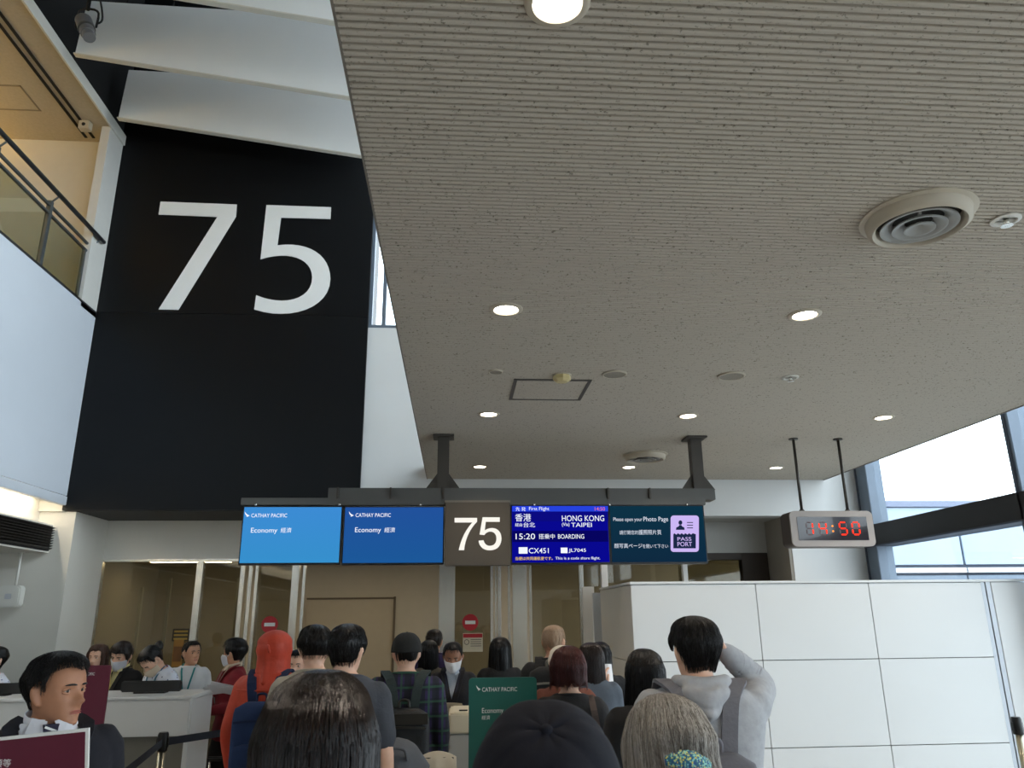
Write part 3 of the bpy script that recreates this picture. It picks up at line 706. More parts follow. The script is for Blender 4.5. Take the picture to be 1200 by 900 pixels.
# ================================================================== HANGING GATE SIGN
YS = 7.10
gs = thing('sign_gantry', 'bronze grey ceiling gantry that carries the gate screens', 'sign frame', (0.4, 7.2, ZC))
def gp(name, a, b, m, ch=0.004): return MB().cbox((a[0] - 0.4, a[1] - 7.2, a[2] - ZC), (b[0] - 0.4, b[1] - 7.2, b[2] - ZC), ch).build(name, m, gs)
zb0, zb1 = at(600, 585, Y=YS).z, at(600, 571.5, Y=YS).z
xa, xb = at(384, 578, Y=YS).x, at(839, 578, Y=YS).x
gp('beam', (xa, 7.12, zb0), (xb, 7.30, zb1), M_FRAME)
xs0, xs1 = at(282, 590, Y=YS).x, at(827, 590, Y=YS).x
zt = at(600, 593.2, Y=YS).z
gp('front_rail', (xs0, 7.10, zt + 0.012), (xs1, 7.20, zb0 + 0.012), M_FRAME)
for px_ in (396, 458, 520, 713, 762):
    x = at(px_, 578, Y=YS).x
    gp('stiffener', (x - 0.012, 7.09, zb0), (x + 0.006, 7.12, zb1), M_BRACK, 0.002)
for px_ in (300, 398, 493, 626, 714, 805):
    x = at(px_, 591, Y=YS).x
    MB().lathe([(0.011, 0), (0.011, -0.006), (0.006, -0.01)], 12, c=(x - 0.4, -0.10, zt + 0.015 - ZC), axis='Y').build('bolt', M_STEEL, gs, smooth=True)
for x, pw in ((-0.125, 0.055), (2.334, 0.055)):
    gp('pole', (x - pw, 7.16, zb1), (x + pw, 7.26, ZC), M_BRACK)
    gp('ceiling_plate', (x - 0.10, 7.10, ZC - 0.02), (x + 0.10, 7.32, ZC), M_BRACK)
    for s in (-1, 1):
        MB().prism([(x - 0.4 + s * pw, zb1 - ZC), (x - 0.4 + s * (pw + 0.11), zb1 - ZC), (x - 0.4 + s * pw, zb1 + 0.15 - ZC)], 0.02, o=0.02).build('gusset', M_BRACK, gs)

def screen(px, label, body, m):
    x0, x1, z0, z1 = pxbox(*px, YS)
    o = ((x0 + x1) / 2, YS, z0)
    t = thing('display_screen', label, 'screen', o)
    MB().cbox((x0 - o[0] - 0.012, 0.006, -0.018), (x1 - o[0] + 0.012, 0.09, z1 - z0 + 0.009), 0.004).build('housing', M_SCRBEZ, t)
    pn = MB().box((x0 - o[0], 0.0, 0), (x1 - o[0], 0.006, z1 - z0)).build('panel', m, t)
    return pn, o
def gradient_screen(name, c0, c1, s):
    m = bpy.data.materials.new(name); m.use_nodes = True
    nt = m.node_tree; N = nt.nodes; L = nt.links; N.remove(N['Principled BSDF'])
    tc = N.new('ShaderNodeTexCoord'); sx = N.new('ShaderNodeSeparateXYZ'); L.new(tc.outputs['Generated'], sx.inputs[0])
    r = N.new('ShaderNodeValToRGB'); r.color_ramp.elements[0].color = lin(c0); r.color_ramp.elements[1].color = lin(c1)
    L.new(sx.outputs[2], r.inputs[0]); e = N.new('ShaderNodeEmission'); L.new(r.outputs[0], e.inputs[0]); e.inputs[1].default_value = s
    L.new(e.outputs[0], N['Material Output'].inputs[0])
    return m
E_W = glow('screen_white', (236, 240, 250), 1.0)
def bird(t, o, px, Y, m):
    x0, x1, z0, z1 = pxbox(*px, Y)
    shp = [(0.0, 1.0), (0.10, 0.62), (0.30, 0.30), (0.46, 0.16), (0.44, 0.04), (0.30, -0.02), (0.62, 0.05), (0.80, 0.18), (1.0, 0.24), (0.78, 0.32), (0.62, 0.44), (0.50, 0.46), (0.34, 0.60), (0.16, 0.80)]
    MB().prism([(x0 + a * (x1 - x0) - o[0], z0 + b * (z1 - z0) - o[2]) for a, b in shp], 0.002, o=Y - o[1] + 0.001).build('emblem', m, t)
YT = YS - 0.002
t, o = screen((283.5, 398.5, 594.3, 659.5), 'pale blue economy screen at the outer end of the gantry', None, gradient_screen('screen_sky_blue', (52, 138, 196), (58, 134, 204), 1.0))
bird(t, o, (286.5, 293, 599.5, 605.8), YT, E_W)
lettering(t, 'CATHAY PACIFIC', (294.5, 336.5, 601.8, 606.3), YT, E_W, 0.02, origin=o); lettering(t, 'Economy', (294, 325, 618.5, 626), YT, E_W, 0.012, origin=o); lettering(t, '經濟', (329, 341.5, 618.3, 624.3), YT, E_W, 0.005, origin=o)
t, o = screen((403, 519, 594.5, 659.5), 'deep blue economy screen beside the lit gate number', None, gradient_screen('screen_mid_blue', (26, 84, 146), (32, 78, 150), 1.0))
bird(t, o, (408.7, 415, 599.3, 605.5), YT, E_W)
lettering(t, 'CATHAY PACIFIC', (416.7, 458, 601.4, 605.9), YT, E_W, 0.02, origin=o); lettering(t, 'Economy', (416, 446.5, 618, 625.5), YT, E_W, 0.012, origin=o); lettering(t, '經濟', (450.5, 463, 618, 624), YT, E_W, 0.005, origin=o)
# gate number box
x0, x1, z0, z1 = pxbox(521, 598, 587, 663, YS - 0.05)
o = ((x0 + x1) / 2, YS - 0.05, z0)
t = thing('gate_number_box', 'bronze square box with a white gate number 75 between the screens', 'sign', o)
cs_ = MB().cbox((x0 - o[0], 0, 0), (x1 - o[0], 0.046, z1 - z0), 0.008).build('case', M_BOX75, t)
MB().cbox((x0 - o[0] - 0.004, -0.004, z1 - z0 - 0.012), (x1 - o[0] + 0.004, 0.048, z1 - z0 + 0.006), 0.003).build('top_lip', M_TRIMC, t)
s7 = [(150, 275), (420, 275), (420, 322)] + bez((420, 322), (330, 410), (275, 540), (265, 662)) + [(200, 662)] + bez((200, 662), (225, 540), (275, 430), (362, 330)) + [(150, 330)]
s5 = [(486, 268), (692, 268), (692, 322), (524, 322), (512, 425)] + bez((512, 425), (600, 365), (712, 400), (712, 522)) + bez((712, 522), (712, 620), (650, 664), (572, 664)) + bez((572, 664), (500, 664), (445, 622), (438, 548)) + [(498, 543)]
s5 += bez((498, 543), (508, 590), (540, 610), (572, 610)) + bez((572, 610), (625, 608), (652, 575), (652, 520)) + bez((652, 520), (650, 420), (540, 420), (508, 482)) + [(450, 475)]
for g, nm in ((s7, 'digit_seven'), (s5, 'digit_five')):
    q = [at(518 + a / 10.23, 580 + b / 10.23, Y=YS - 0.052) for a, b in g]
    MB().prism([(p.x - o[0], p.z - o[2]) for p in q], 0.003, o=0.0).build(nm, glow('gate_digit_glow', (250, 246, 236), 0.95), cs_)
# flight screen
t, o = screen((600, 713, 593, 659), 'blue flight information screen with boarding text', None, glow('screen_deep_blue', (8, 8, 138), 1.0))
def strip(px, m, yo=-0.001):
    a = pxbox(*px, YS); MB().box((a[0] - o[0], yo, a[2] - o[2]), (a[1] - o[0], 0.001, a[3] - o[2])).build('screen_band', m, t)
strip((600.3, 712.5, 593, 599.4), glow('screen_header_blue', (36, 64, 214), 1.0)); strip((600.3, 712.5, 622, 635), glow('screen_dark_band', (6, 4, 92), 1.0)); strip((600.3, 712.5, 599.4, 611), glow('screen_navy_band', (10, 10, 124), 1.0))
E_Y = glow('screen_yellow', (248, 206, 70), 1.0); E_O = glow('screen_orange', (240, 120, 130), 0.9)
for s, px, m, b in (('先 発', (604.3, 616, 594.2, 598.8), E_W, .004), ('First Flight', (620, 643.5, 594, 599.2), E_W, .004), ('14:50', (697, 709, 594.3, 598.4), E_O, .01), ('香港', (603.7, 622.3, 602, 611), E_W, .008), ('HONG KONG', (658.5, 708, 604, 610.8), E_W, .006),
                    ('経由', (603.7, 612, 613, 617), E_W, .004), ('台北', (613.5, 627, 612, 617.9), E_W, .006), ('(Via)', (658.5, 667.3, 612.4, 617.6), E_W, .004), ('TAIPEI', (669.3, 693.6, 612.6, 617.5), E_W, .008), ('15:20', (604.3, 627, 625.2, 632), E_W, .008),
                    ('搭乗中', (631.3, 650.2, 625.6, 631.7), E_W, .006), ('BOARDING', (653.9, 684.6, 626, 631.3), E_W, .01), ('CX451', (619.8, 643, 642.2, 648.4), E_W, .008), ('JL7045', (666.5, 686.7, 642.8, 648), E_W, .01),
                    ('当便は共同運航便です。', (604, 647.7, 652.4, 656.4), E_Y, .006), ('This is a code share flight.', (650.8, 703.4, 652.4, 656.6), E_W, .004)):
    lettering(t, s, px, YT, m, b, origin=o)
for px in ((607.9, 618.2, 641.3, 648.8), (657.2, 665, 641.8, 648.2)):
    strip(px, E_W, -0.002)
# passport screen
t, o = screen((716, 826, 593, 658.5), 'dark teal screen with passport photo page notice', None, gradient_screen('screen_teal', (14, 40, 62), (12, 48, 66), 1.0))
E_L = glow('screen_lavender', (196, 176, 236), 1.0); E_N = glow('screen_icon_navy', (26, 38, 66), 1.0); E_P = glow('screen_pale', (214, 222, 236), 0.95)
for s, px, b in (('Please open your', (718.8, 752.6, 606.4, 612), .004), ('Photo Page', (754, 783, 605.6, 612.6), .022), ('請打開您的', (726, 748, 621.6, 626.4), .002), ('護照照片頁', (748.4, 775, 620.8, 626.6), .01), ('顔写真ページ', (719.8, 752.6, 636.8, 642.4), .01), ('を開いて下さい', (753, 783, 637.8, 642.4), .002)):
    lettering(t, s, px, YT, E_P, b, origin=o)
def icon_poly(pts, m, yo):
    q = [at(710 + a / 9.68, 586 + b / 9.68, Y=YT) for a, b in pts]
    MB().prism([(p.x - o[0], p.z - o[2]) for p in q], 0.001, o=yo).build('icon', m, t)
rr = []
for cx, cy, a0 in ((770, 210, 180), (1020, 210, 270), (1020, 553, 0), (770, 553, 90)):
    for k in range(7):
        a = math.radians(a0 + k * 15); rr.append((cx + 35 * math.cos(a), cy + 35 * math.sin(a)))
icon_poly(rr, E_L, -0.001)
icon_poly([(845 + 22 * math.cos(k * PI / 10), 256 + 26 * math.sin(k * PI / 10)) for k in range(20)], E_N, -0.0022)
icon_poly([(795, 338), (798, 312), (825, 298), (834, 284), (856, 284), (864, 298), (890, 312), (893, 338)], E_N, -0.0022)
for y in (250, 281, 311): icon_poly([(920, y), (988, y), (988, y + 9), (920, y + 9)], E_N, -0.0022)
wav = [(765, 548), (765, 392)]
for k in range(6): wav += [(775 + k * 42, 376), (800 + k * 42, 392)]
icon_poly(wav[:-1] + [(1020, 388), (1020, 548)], E_N, -0.0022)
for s, b in (('PASS', (812, 970, 420, 462)), ('PORT', (812, 978, 475, 525))):
    lettering(t, s, (710 + b[0] / 9.68, 710 + b[1] / 9.68, 586 + b[2] / 9.68, 586 + b[3] / 9.68), YT - 0.002, E_L, 0.025, origin=o)

# digital clock
YK = 7.12
x0, x1, z0, z1 = pxbox(926, 1023, 599, 640.5, YK)
o = ((x0 + x1) / 2, YK, z0); w = x1 - x0; h = z1 - z0
t = thing('digital_clock', 'taupe digital clock with red digits hanging on two rods', 'clock', o)
def rrect(w, h, r, n=6, cx=0, cz=0):
    out = []
    for sx, sz, a0 in ((1, 1, 0), (-1, 1, 90), (-1, -1, 180), (1, -1, 270)):
        for k in range(n + 1):
            a = math.radians(a0 + 90 * k / n); out.append((cx + sx * (w / 2 - r) + r * math.cos(a), cz + sz * (h / 2 - r) + r * math.sin(a)))
    return out
MB().prism(rrect(w, h, 0.05, cz=h / 2), 0.20, o=0.20).build('case', M_CLOCKS, t)
MB().prism(rrect(w, h, 0.05, cz=h / 2), 0.02, o=0.0).build('front_frame', M_CLOCK, t)
iw = w * 0.84; ih = h * 0.66
dg_ = MB().prism([(-iw / 2, h / 2 - ih / 2), (iw / 2, h / 2 - ih / 2), (iw / 2, h / 2 + ih / 2), (-iw / 2, h / 2 + ih / 2)], 0.004, o=-0.02).build('display_glass', M_CLOCKG, t)
SEG = {'a': ((0, 1), (1, 1)), 'b': ((1, .5), (1, 1)), 'c': ((1, 0), (1, .5)), 'd': ((0, 0), (1, 0)), 'e': ((0, 0), (0, .5)), 'f': ((0, .5), (0, 1)), 'g': ((0, .5), (1, .5))}
DIG = {'1': 'bc', '4': 'fgbc', '5': 'afgcd', '0': 'abcdef'}
def pxX(v): return at(910 + v / 10, 620, Y=YK).x - o[0]
def pxZ(v): return at(975, 590 + v / 10, Y=YK).z - o[2]
dz0, dz1 = pxZ(368), pxZ(225)
for ch, a, b in (('1', 340, 412), ('4', 490, 570), ('5', 728, 808), ('0', 876, 956)):
    xa_, xb_ = pxX(a), pxX(b)
    for k, (p, q) in SEG.items():
        P = Vector((xa_ + p[0] * (xb_ - xa_), dz0 + p[1] * (dz1 - dz0))); Q = Vector((xa_ + q[0] * (xb_ - xa_), dz0 + q[1] * (dz1 - dz0)))
        d = (Q - P).normalized(); P += d * 0.007; Q -= d * 0.007; n = Vector((-d.y, d.x)) * 0.006
        on = k in DIG[ch]
        MB().prism([tuple(P), tuple(P + d * .006 + n), tuple(Q - d * .006 + n), tuple(Q), tuple(Q - d * .006 - n), tuple(P + d * .006 - n)], 0.003, o=-0.0235).build('digit_segment' if on else 'unlit_segment', M_LED if on else M_LEDOFF, dg_)
for v in (268, 328):
    MB().lathe([(0.008, -0.027), (0.008, -0.024)], 12, c=(pxX(645), 0, pxZ(v)), axis='Y').build('colon_dot', M_LEDO, dg_)
for x in (3.345, 3.805):
    MB().tube([(x - o[0], 0.10, h), (x - o[0], 0.10, ZC - o[2])], 0.014, 10, cap=False).build('rod', M_BRACK, t, smooth=True)
    MB().lathe([(0.045, ZC - o[2] - 0.012), (0.045, ZC - o[2])], 20, c=(x - o[0], 0.10, 0)).build('ceiling_rose', M_BRACK, t)
    MB().lathe([(0.03, h), (0.03, h + 0.012), (0.018, h + 0.03)], 16, c=(x - o[0], 0.10, 0)).build('rod_foot', M_BRACK, t)

# ================================================================== COUNTER AND FLOOR FURNITURE
ct = thing('gate_counter', 'white gate counter with a grey recessed base', 'counter', (-3.2, 6.9, 0))
xr = at(226, 816, Y=6.4).x + 3.2
MB().cbox((-2.6, -0.55, 0.93), (xr, -0.50, 1.185), 0.006).build('front_apron', M_COUNTER, ct)
MB().cbox((-2.6, -0.57, 1.185), (xr + 0.015, 0.02, 1.21), 0.006).build('worktop', M_COUNTER, ct)
MB().cbox((xr - 0.03, -0.52, 0.0), (xr + 0.005, 0.0, 1.185), 0.006).build('end_panel', M_COUNTER, ct)
MB().cbox((-2.6, -0.47, 0.0), (xr - 0.04, -0.05, 0.93), 0.006).build('base', M_CBASE, ct)
MB().cbox((-2.6, -0.50, 0.06), (xr - 0.02, -0.46, 0.12), 0.004).build('foot_rail', M_STEEL, ct)
for (a, b), lab in (((142, 212), 'low black monitor back on the counter in front of the leaning woman'), ((-60, 44), 'low black monitor back on the counter behind the suited man')):
    x0 = at(a, 810, Y=6.62).x; x1 = at(b, 810, Y=6.62).x
    t = thing('counter_monitor', lab, 'monitor', ((x0 + x1) / 2, 6.62, 1.21))
    hw = (x1 - x0) / 2
    MB().cbox((-hw, -0.02, 0.01), (hw, 0.02, 0.09), 0.008).build('case', M_MONITOR, t)
    MB().cbox((-0.12, -0.05, 0.0), (0.12, 0.05, 0.012), 0.004).build('stand', M_MONITOR, t)
for i in range(3):
    p = at(16 + i * 14, 814, Z=1.21)
    q = tag(MB().cbox((-0.07, -0.05, 0), (0.07, 0.05, 0.004), 0.001).build('paper_sheet', M_PAPER), 'white paper lying on the counter top behind the suited man', 'paper', 'papers on the counter')
    q.location = (-3.05 + i * 0.12, 6.45, 1.2105); q.rotation_euler = (0, 0, 0.3 * i)

def stanchion(x, y, label, belts=(), steel=True):
    t = thing('belt_stanchion', label, 'stanchion', (x, y, 0))
    MB().lathe([(0.16, 0), (0.16, 0.012), (0.12, 0.022), (0.03, 0.03)], 32).build('base', M_POSTB, t, angle=40)
    MB().lathe([(0.025, 0.02), (0.025, 0.90)], 20).build('pole', M_POSTS if steel else M_POSTB, t, smooth=True)
    MB().lathe([(0.034, 0.88), (0.036, 0.89), (0.036, 0.985), (0.030, 1.0)], 20).build('head', M_POSTB, t, angle=40)
    MB().cbox((-0.04, -0.012, 0.90), (0.04, 0.012, 0.965), 0.003).build('belt_clip', M_POSTB, t)
    for b in belts:
        e = Vector((b[0] - x, b[1] - y, b[2])); n = Vector((e.x, e.y, 0)).normalized()
        MB().ribbon([n * 0.03 + Vector((0, 0, 0.935)), (e + Vector((0, 0, 0.935))) * 0.5 - Vector((0, 0, 0.005)), e], 0.05, 0.003, side=(0, 0, 1)).build('belt', M_BELT, t)
s1 = at(192, 858, Z=1.0)
stanchion(s1.x, s1.y, 'belt stanchion in front of the white counter', belts=((-1.66, 3.75, 0.935), (-1.42, 7.0, 0.935)))
stanchion(-1.40, 7.02, 'belt stanchion behind the end of the counter near the burgundy jacket')
stanchion(-1.68, 3.72, 'belt stanchion beside the suited man')
s2 = at(1190, 840, Z=1.0)
stanchion(s2.x, s2.y, 'belt stanchion in front of the white partition')

# boarding pass reader kiosk
k0 = at(526, 836, Z=1.12)
t = thing('boarding_pass_reader', 'cream and grey boarding pass reader beside the green board', 'kiosk', (k0.x + 0.2, k0.y + 0.2, 0))
MB().cbox((-0.2, -0.2, 0.0), (0.22, 0.25, 0.99), 0.012).build('body', M_GREYK, t)
MB().cbox((-0.2, -0.215, 0.99), (0.22, 0.25, 1.12), 0.012).build('head', M_CREAMK, t)
MB().cbox((-0.17, -0.19, 1.12), (0.19, 0.22, 1.126), 0.002).build('top_plate', mat('kiosk_top', (232, 222, 196), 0.5, var=0.02), t)
MB().cbox((-0.13, -0.14, 1.126), (-0.07, -0.11, 1.134), 0.002).build('slot', M_POSTB, t)
MB().cbox((-0.03, -0.225, 0.6), (0.16, -0.2, 1.0), 0.006).build('reader_door', M_POSTB, t)

def board_stand(name, px, ybot, Y, label, m, rz=0.0, r=0.02, base=True):
    x0, x1 = at(px[0], px[2], Y=Y).x, at(px[1], px[2], Y=Y).x
    zt_ = at((px[0] + px[1]) / 2, px[2], Y=Y).z
    w_ = x1 - x0; hh = zt_ - ybot
    oo = ((x0 + x1) / 2, Y, 0)
    t = thing(name, label, 'sign board', oo, rz)
    bd = MB().prism(rrect(w_, hh, r, cz=ybot + hh / 2), 0.012, o=0.012).build('board', m, t)
    MB().lathe([(0.016, 0.02), (0.016, ybot + 0.1)], 16, c=(0, 0.03, 0)).build('pole', M_POSTB, t, smooth=True)
    MB().lathe([(0.17, 0), (0.17, 0.012), (0.03, 0.03)], 32).build('base', M_POSTB, t, angle=40)
    return bd, oo
t, o = board_stand('queue_sign', (549.6, 628.8, 794), 0.80, 4.5, 'green economy queue sign board with white lettering', M_GREEN)
bird(t, o, (557.9, 563.6, 802.6, 809.4), 4.4985, M_PRINT)
lettering(t, 'CATHAY PACIFIC', (565, 606, 805.3, 810.3), 4.498, M_PRINT, 0.02, origin=o); lettering(t, 'Economy', (564.8, 589.9, 829.6, 837.4), 4.498, M_PRINT, 0.004, origin=o); lettering(t, '經濟', (564.5, 574.2, 838.4, 843.4), 4.498, M_PRINT, 0.004, origin=o)
t, o = board_stand('queue_sign', (70, 130, 780), 0.85, 4.5, 'plain maroon queue sign board behind the suited man', M_MAROON, r=0.01)
bird(t, o, (76, 81, 787, 792.5), 4.4985, M_PRINT); lettering(t, 'CATHAY PACIFIC', (82, 111, 788.3, 791.6), 4.498, M_PRINT, 0.02, origin=o)

# ================================================================== PEOPLE
def remesh(mb, voxel, smooth=3, cut=None, fac=0.5):
    me = mb.mesh('tmp'); ob = bpy.data.objects.new('tmp', me); col.objects.link(ob)
    md = ob.modifiers.new('r', 'REMESH'); md.mode = 'VOXEL'; md.voxel_size = voxel
    if smooth:
        sm = ob.modifiers.new('s', 'SMOOTH'); sm.iterations = smooth; sm.factor = fac
    dg = bpy.context.evaluated_depsgraph_get(); dg.update()
    out = bpy.data.meshes.new_from_object(ob.evaluated_get(dg))
    bpy.data.objects.remove(ob); bpy.data.meshes.remove(me)
    if cut:
        bm = bmesh.new(); bm.from_mesh(out)
        bmesh.ops.delete(bm, geom=[f for f in bm.faces if cut(f.calc_center_median())], context='FACES')
        bm.to_mesh(out); bm.free()
    return out

def lerp_tab(tab, z):
    if z <= tab[0][0]: return tab[0][1:]
    for a, b in zip(tab[:-1], tab[1:]):
        if z <= b[0]:
            i = tab.index(a); t = (z - a[0]) / (b[0] - a[0]); h = b[0] - a[0]
            pa = tab[max(0, i - 1)]; nb = tab[min(len(tab) - 1, i + 2)]; out = []
            for j in range(1, len(a)):
                ma = (b[j] - pa[j]) / (b[0] - pa[0]) * h; mb_ = (nb[j] - a[j]) / (nb[0] - a[0]) * h
                out.append((2 * t ** 3 - 3 * t * t + 1) * a[j] + (t ** 3 - 2 * t * t + t) * ma + (3 * t * t - 2 * t ** 3) * b[j] + (t ** 3 - t * t) * mb_)
            return tuple(out)
    return tab[-1][1:]

def gs_(v, s): return math.exp(-(v / s) ** 2)
def sstep(a, b, v):
    t = max(0, min(1, (v - a) / (b - a))); return t * t * (3 - 2 * t)

# head, local: chin at z=0, crown z=0.235; +y is the face
#          z     w     front  back
HEAD = [(0.000, 0.022, 0.074, 0.020), (0.006, 0.034, 0.084, 0.030), (0.022, 0.048, 0.087, 0.045), (0.045, 0.059, 0.086, 0.058), (0.075, 0.067, 0.086, 0.076), (0.100, 0.071, 0.086, 0.092), (0.130, 0.076, 0.089, 0.102),
        (0.158, 0.076, 0.088, 0.103), (0.184, 0.070, 0.080, 0.095), (0.205, 0.059, 0.066, 0.080), (0.219, 0.046, 0.050, 0.062), (0.229, 0.029, 0.031, 0.039), (0.235, 0.004, 0.004, 0.005)]
def headR(th, z, inf=0.0):
    w, f, b = lerp_tab(HEAD, z)
    c, s = math.cos(th), math.sin(th); d = (f if c > 0 else b) + inf; w += inf; n = 2.25
    return 1.0 / ((abs(s) / w) ** n + (abs(c) / d) ** n) ** (1 / n)
def face_y(x, z):
    w, f, b = lerp_tab(HEAD, z); return f * max(0.0, 1 - (abs(x) / w) ** 2.25) ** (1 / 2.25)
def zlist(n, z0=0.0):
    out = []
    for i in range(n + 1):
        t = i / n; out.append(z0 + (0.235 - z0) * (1 - (1 - t) ** 1.6))
    return out
def head_shell(mb, M, n=64, nz=56, sc=1.0):
    vs = []; fs = []
    zs = zlist(nz)
    for z in zs:
        for k in range(n):
            th = 2 * PI * k / n; R = headR(th, z); x = R * math.sin(th); y = R * math.cos(th)
            if math.cos(th) > 0.1:
                nose = gs_(x, 0.0085 + 0.006 * sstep(0.115, 0.078, z)) * (0.030 * gs_(z - 0.080, 0.014) + 0.017 * gs_(z - 0.098, 0.016) + 0.007 * gs_(z - 0.118, 0.012))
                wing = 0.008 * (gs_(abs(x) - 0.014, 0.007) * gs_(z - 0.078, 0.009))
                eye = -0.011 * gs_(abs(x) - 0.032, 0.017) * gs_(z - 0.116, 0.012)
                brow = 0.005 * gs_(abs(x) - 0.030, 0.024) * gs_(z - 0.134, 0.009)
                lip = 0.0055 * gs_(x, 0.022) * (gs_(z - 0.051, 0.005) + gs_(z - 0.041, 0.005)) - 0.003 * gs_(x, 0.024) * gs_(z - 0.046, 0.003)
                chin = 0.006 * gs_(x, 0.022) * gs_(z - 0.014, 0.012) - 0.004 * gs_(x, 0.03) * gs_(z - 0.030, 0.006)
                cheek = 0.004 * gs_(abs(x) - 0.044, 0.018) * gs_(z - 0.085, 0.02)
                y += nose + wing + eye + brow + lip + chin + cheek
            vs.append(M @ Vector((x * sc, y * sc, z * sc)))
    m = len(zs)
    for i in range(m - 1):
        for k in range(n):
            k2 = (k + 1) % n
            fs.append((i * n + k, i * n + k2, (i + 1) * n + k2, (i + 1) * n + k))
    fs.append(tuple(range(n - 1, -1, -1))); fs.append(tuple((m - 1) * n + k for k in range(n)))
    mb.add(vs, fs)
    for s in (-1, 1):   # ears
        mb.tube([M @ Vector((s * 0.074 * sc, -0.004 * sc, 0.078 * sc)), M @ Vector((s * 0.084 * sc, -0.012 * sc, 0.10 * sc)), M @ Vector((s * 0.085 * sc, -0.014 * sc, 0.125 * sc)), M @ Vector((s * 0.077 * sc, -0.004 * sc, 0.135 * sc))],
                [0.008 * sc, 0.011 * sc, 0.013 * sc, 0.008 * sc], 10, flat=1.0, sub=3)
    return mb

# torso rings: z, half width, half depth, y offset   (for a 1.72 m person)
TORSO = {'m': [(0.78, .150, .100, -.01), (0.86, .168, .115, -.01), (0.95, .168, .112, 0), (1.05, .156, .105, 0.005), (1.18, .168, .112, 0.005), (1.28, .182, .118, 0.0), (1.36, .188, .108, -.01), (1.41, .168, .088, -.018), (1.445, .115, .068, -.022), (1.475, .066, .058, -.02)],
         'f': [(0.78, .150, .105, -.01), (0.86, .170, .120, -.015), (0.95, .160, .110, -.005), (1.05, .130, .092, 0.0), (1.18, .142, .105, 0.012), (1.27, .156, .112, 0.012), (1.35, .162, .096, -.008), (1.40, .148, .080, -.016), (1.44, .100, .062, -.02), (1.47, .056, .050, -.018)]}
def ring(sex, z, inf=0.0, wide=1.0):
    w, d, y0 = lerp_tab(TORSO[sex], z); return w * wide + inf, d + inf, y0
def torso_shell(mb, sex, z0, z1, inf, wide=1.0, nz=24, n=32, top_in=None, flare=0.0):
    vs = []; fs = []
    for i in range(nz + 1):
        z = z0 + (z1 - z0) * i / nz
        w, d, y0 = ring(sex, z, inf, wide)
        if flare: k = flare * sstep(1.05, z0, z); w += k; d += k * 0.7
        for k in range(n):
            a = 2 * PI * k / n; s, c = math.sin(a), math.cos(a); e = 2 / 2.4
            vs.append((w * math.copysign(abs(s) ** e, s), y0 + d * math.copysign(abs(c) ** e, c), z))
    for i in range(nz):
        for k in range(n):
            k2 = (k + 1) % n; fs.append((i * n + k, i * n + k2, (i + 1) * n + k2, (i + 1) * n + k))
    fs.append(tuple(range(n - 1, -1, -1))); fs.append(tuple(nz * n + k for k in range(n)))
    return mb.add(vs, fs)
def tfront(sex, x, z, inf=0.0, wide=1.0, back=False):
    w, d, y0 = ring(sex, z, inf, wide); q = max(0.0, 1 - (abs(x) / w) ** 2.4) ** (1 / 2.4)
    return y0 + (-d if back else d) * q

ARM = {'down': ((.235, -.035, 1.11), (.225, .045, .87)), 'bent': ((.225, -.04, 1.12), (.12, .20, 1.10)), 'hold': ((.215, -.03, 1.12), (.10, .24, 1.16)),
       'phone': ((.20, .10, 1.14), (.13, .22, 1.36)), 'raise': ((.285, .17, 1.44), (.125, .07, 1.575)), 'lean': ((.21, .12, 1.15), (.08, .30, 1.17)), 'out': ((.24, .0, 1.12), (.26, .22, 1.10))}

def arm_pts(pose, s, sex, wide):
    sh = Vector((0.172 if sex == 'm' else 0.148, -0.012, 1.375)); sh.x *= wide
    e, w = ARM[pose] if isinstance(pose, str) else pose
    e = Vector(e); w = Vector(w)
    if isinstance(pose, str) and sex == 'f': e.x -= 0.02
    P = [sh, e, w]
    return [Vector((p.x * s, p.y, p.z)) for p in P]

def hand(mb, wrist, d, up, s):
    """palm, four fingers of unequal length with a bend, and a thumb from the side of the palm"""
    d = d.normalized(); n = (up - d * up.dot(d)).normalized(); side = d.cross(n) * s
    mb.tube([wrist - d * 0.03, wrist + d * 0.01, wrist + d * 0.05, wrist + d * 0.085], [0.024, 0.027, 0.038, 0.036], 12, flat=0.45, side=side)
    for i, L in enumerate((0.070, 0.080, 0.075, 0.058)):
        b = wrist + d * 0.085 + side * (0.027 - i * 0.018)
        mb.tube([b - d * 0.015, b + d * L * 0.45 - n * 0.006, b + d * L * 0.75 - n * 0.022, b + d * L * 0.9 - n * 0.04], [0.009, 0.0088, 0.008, 0.007], 7, sub=2)
    b = wrist + d * 0.03 + side * 0.028
    mb.tube([b - side * 0.01, b + side * 0.02 + d * 0.02 - n * 0.008, b + side * 0.026 + d * 0.055 - n * 0.02], [0.012, 0.0105, 0.008], 7, sub=2)

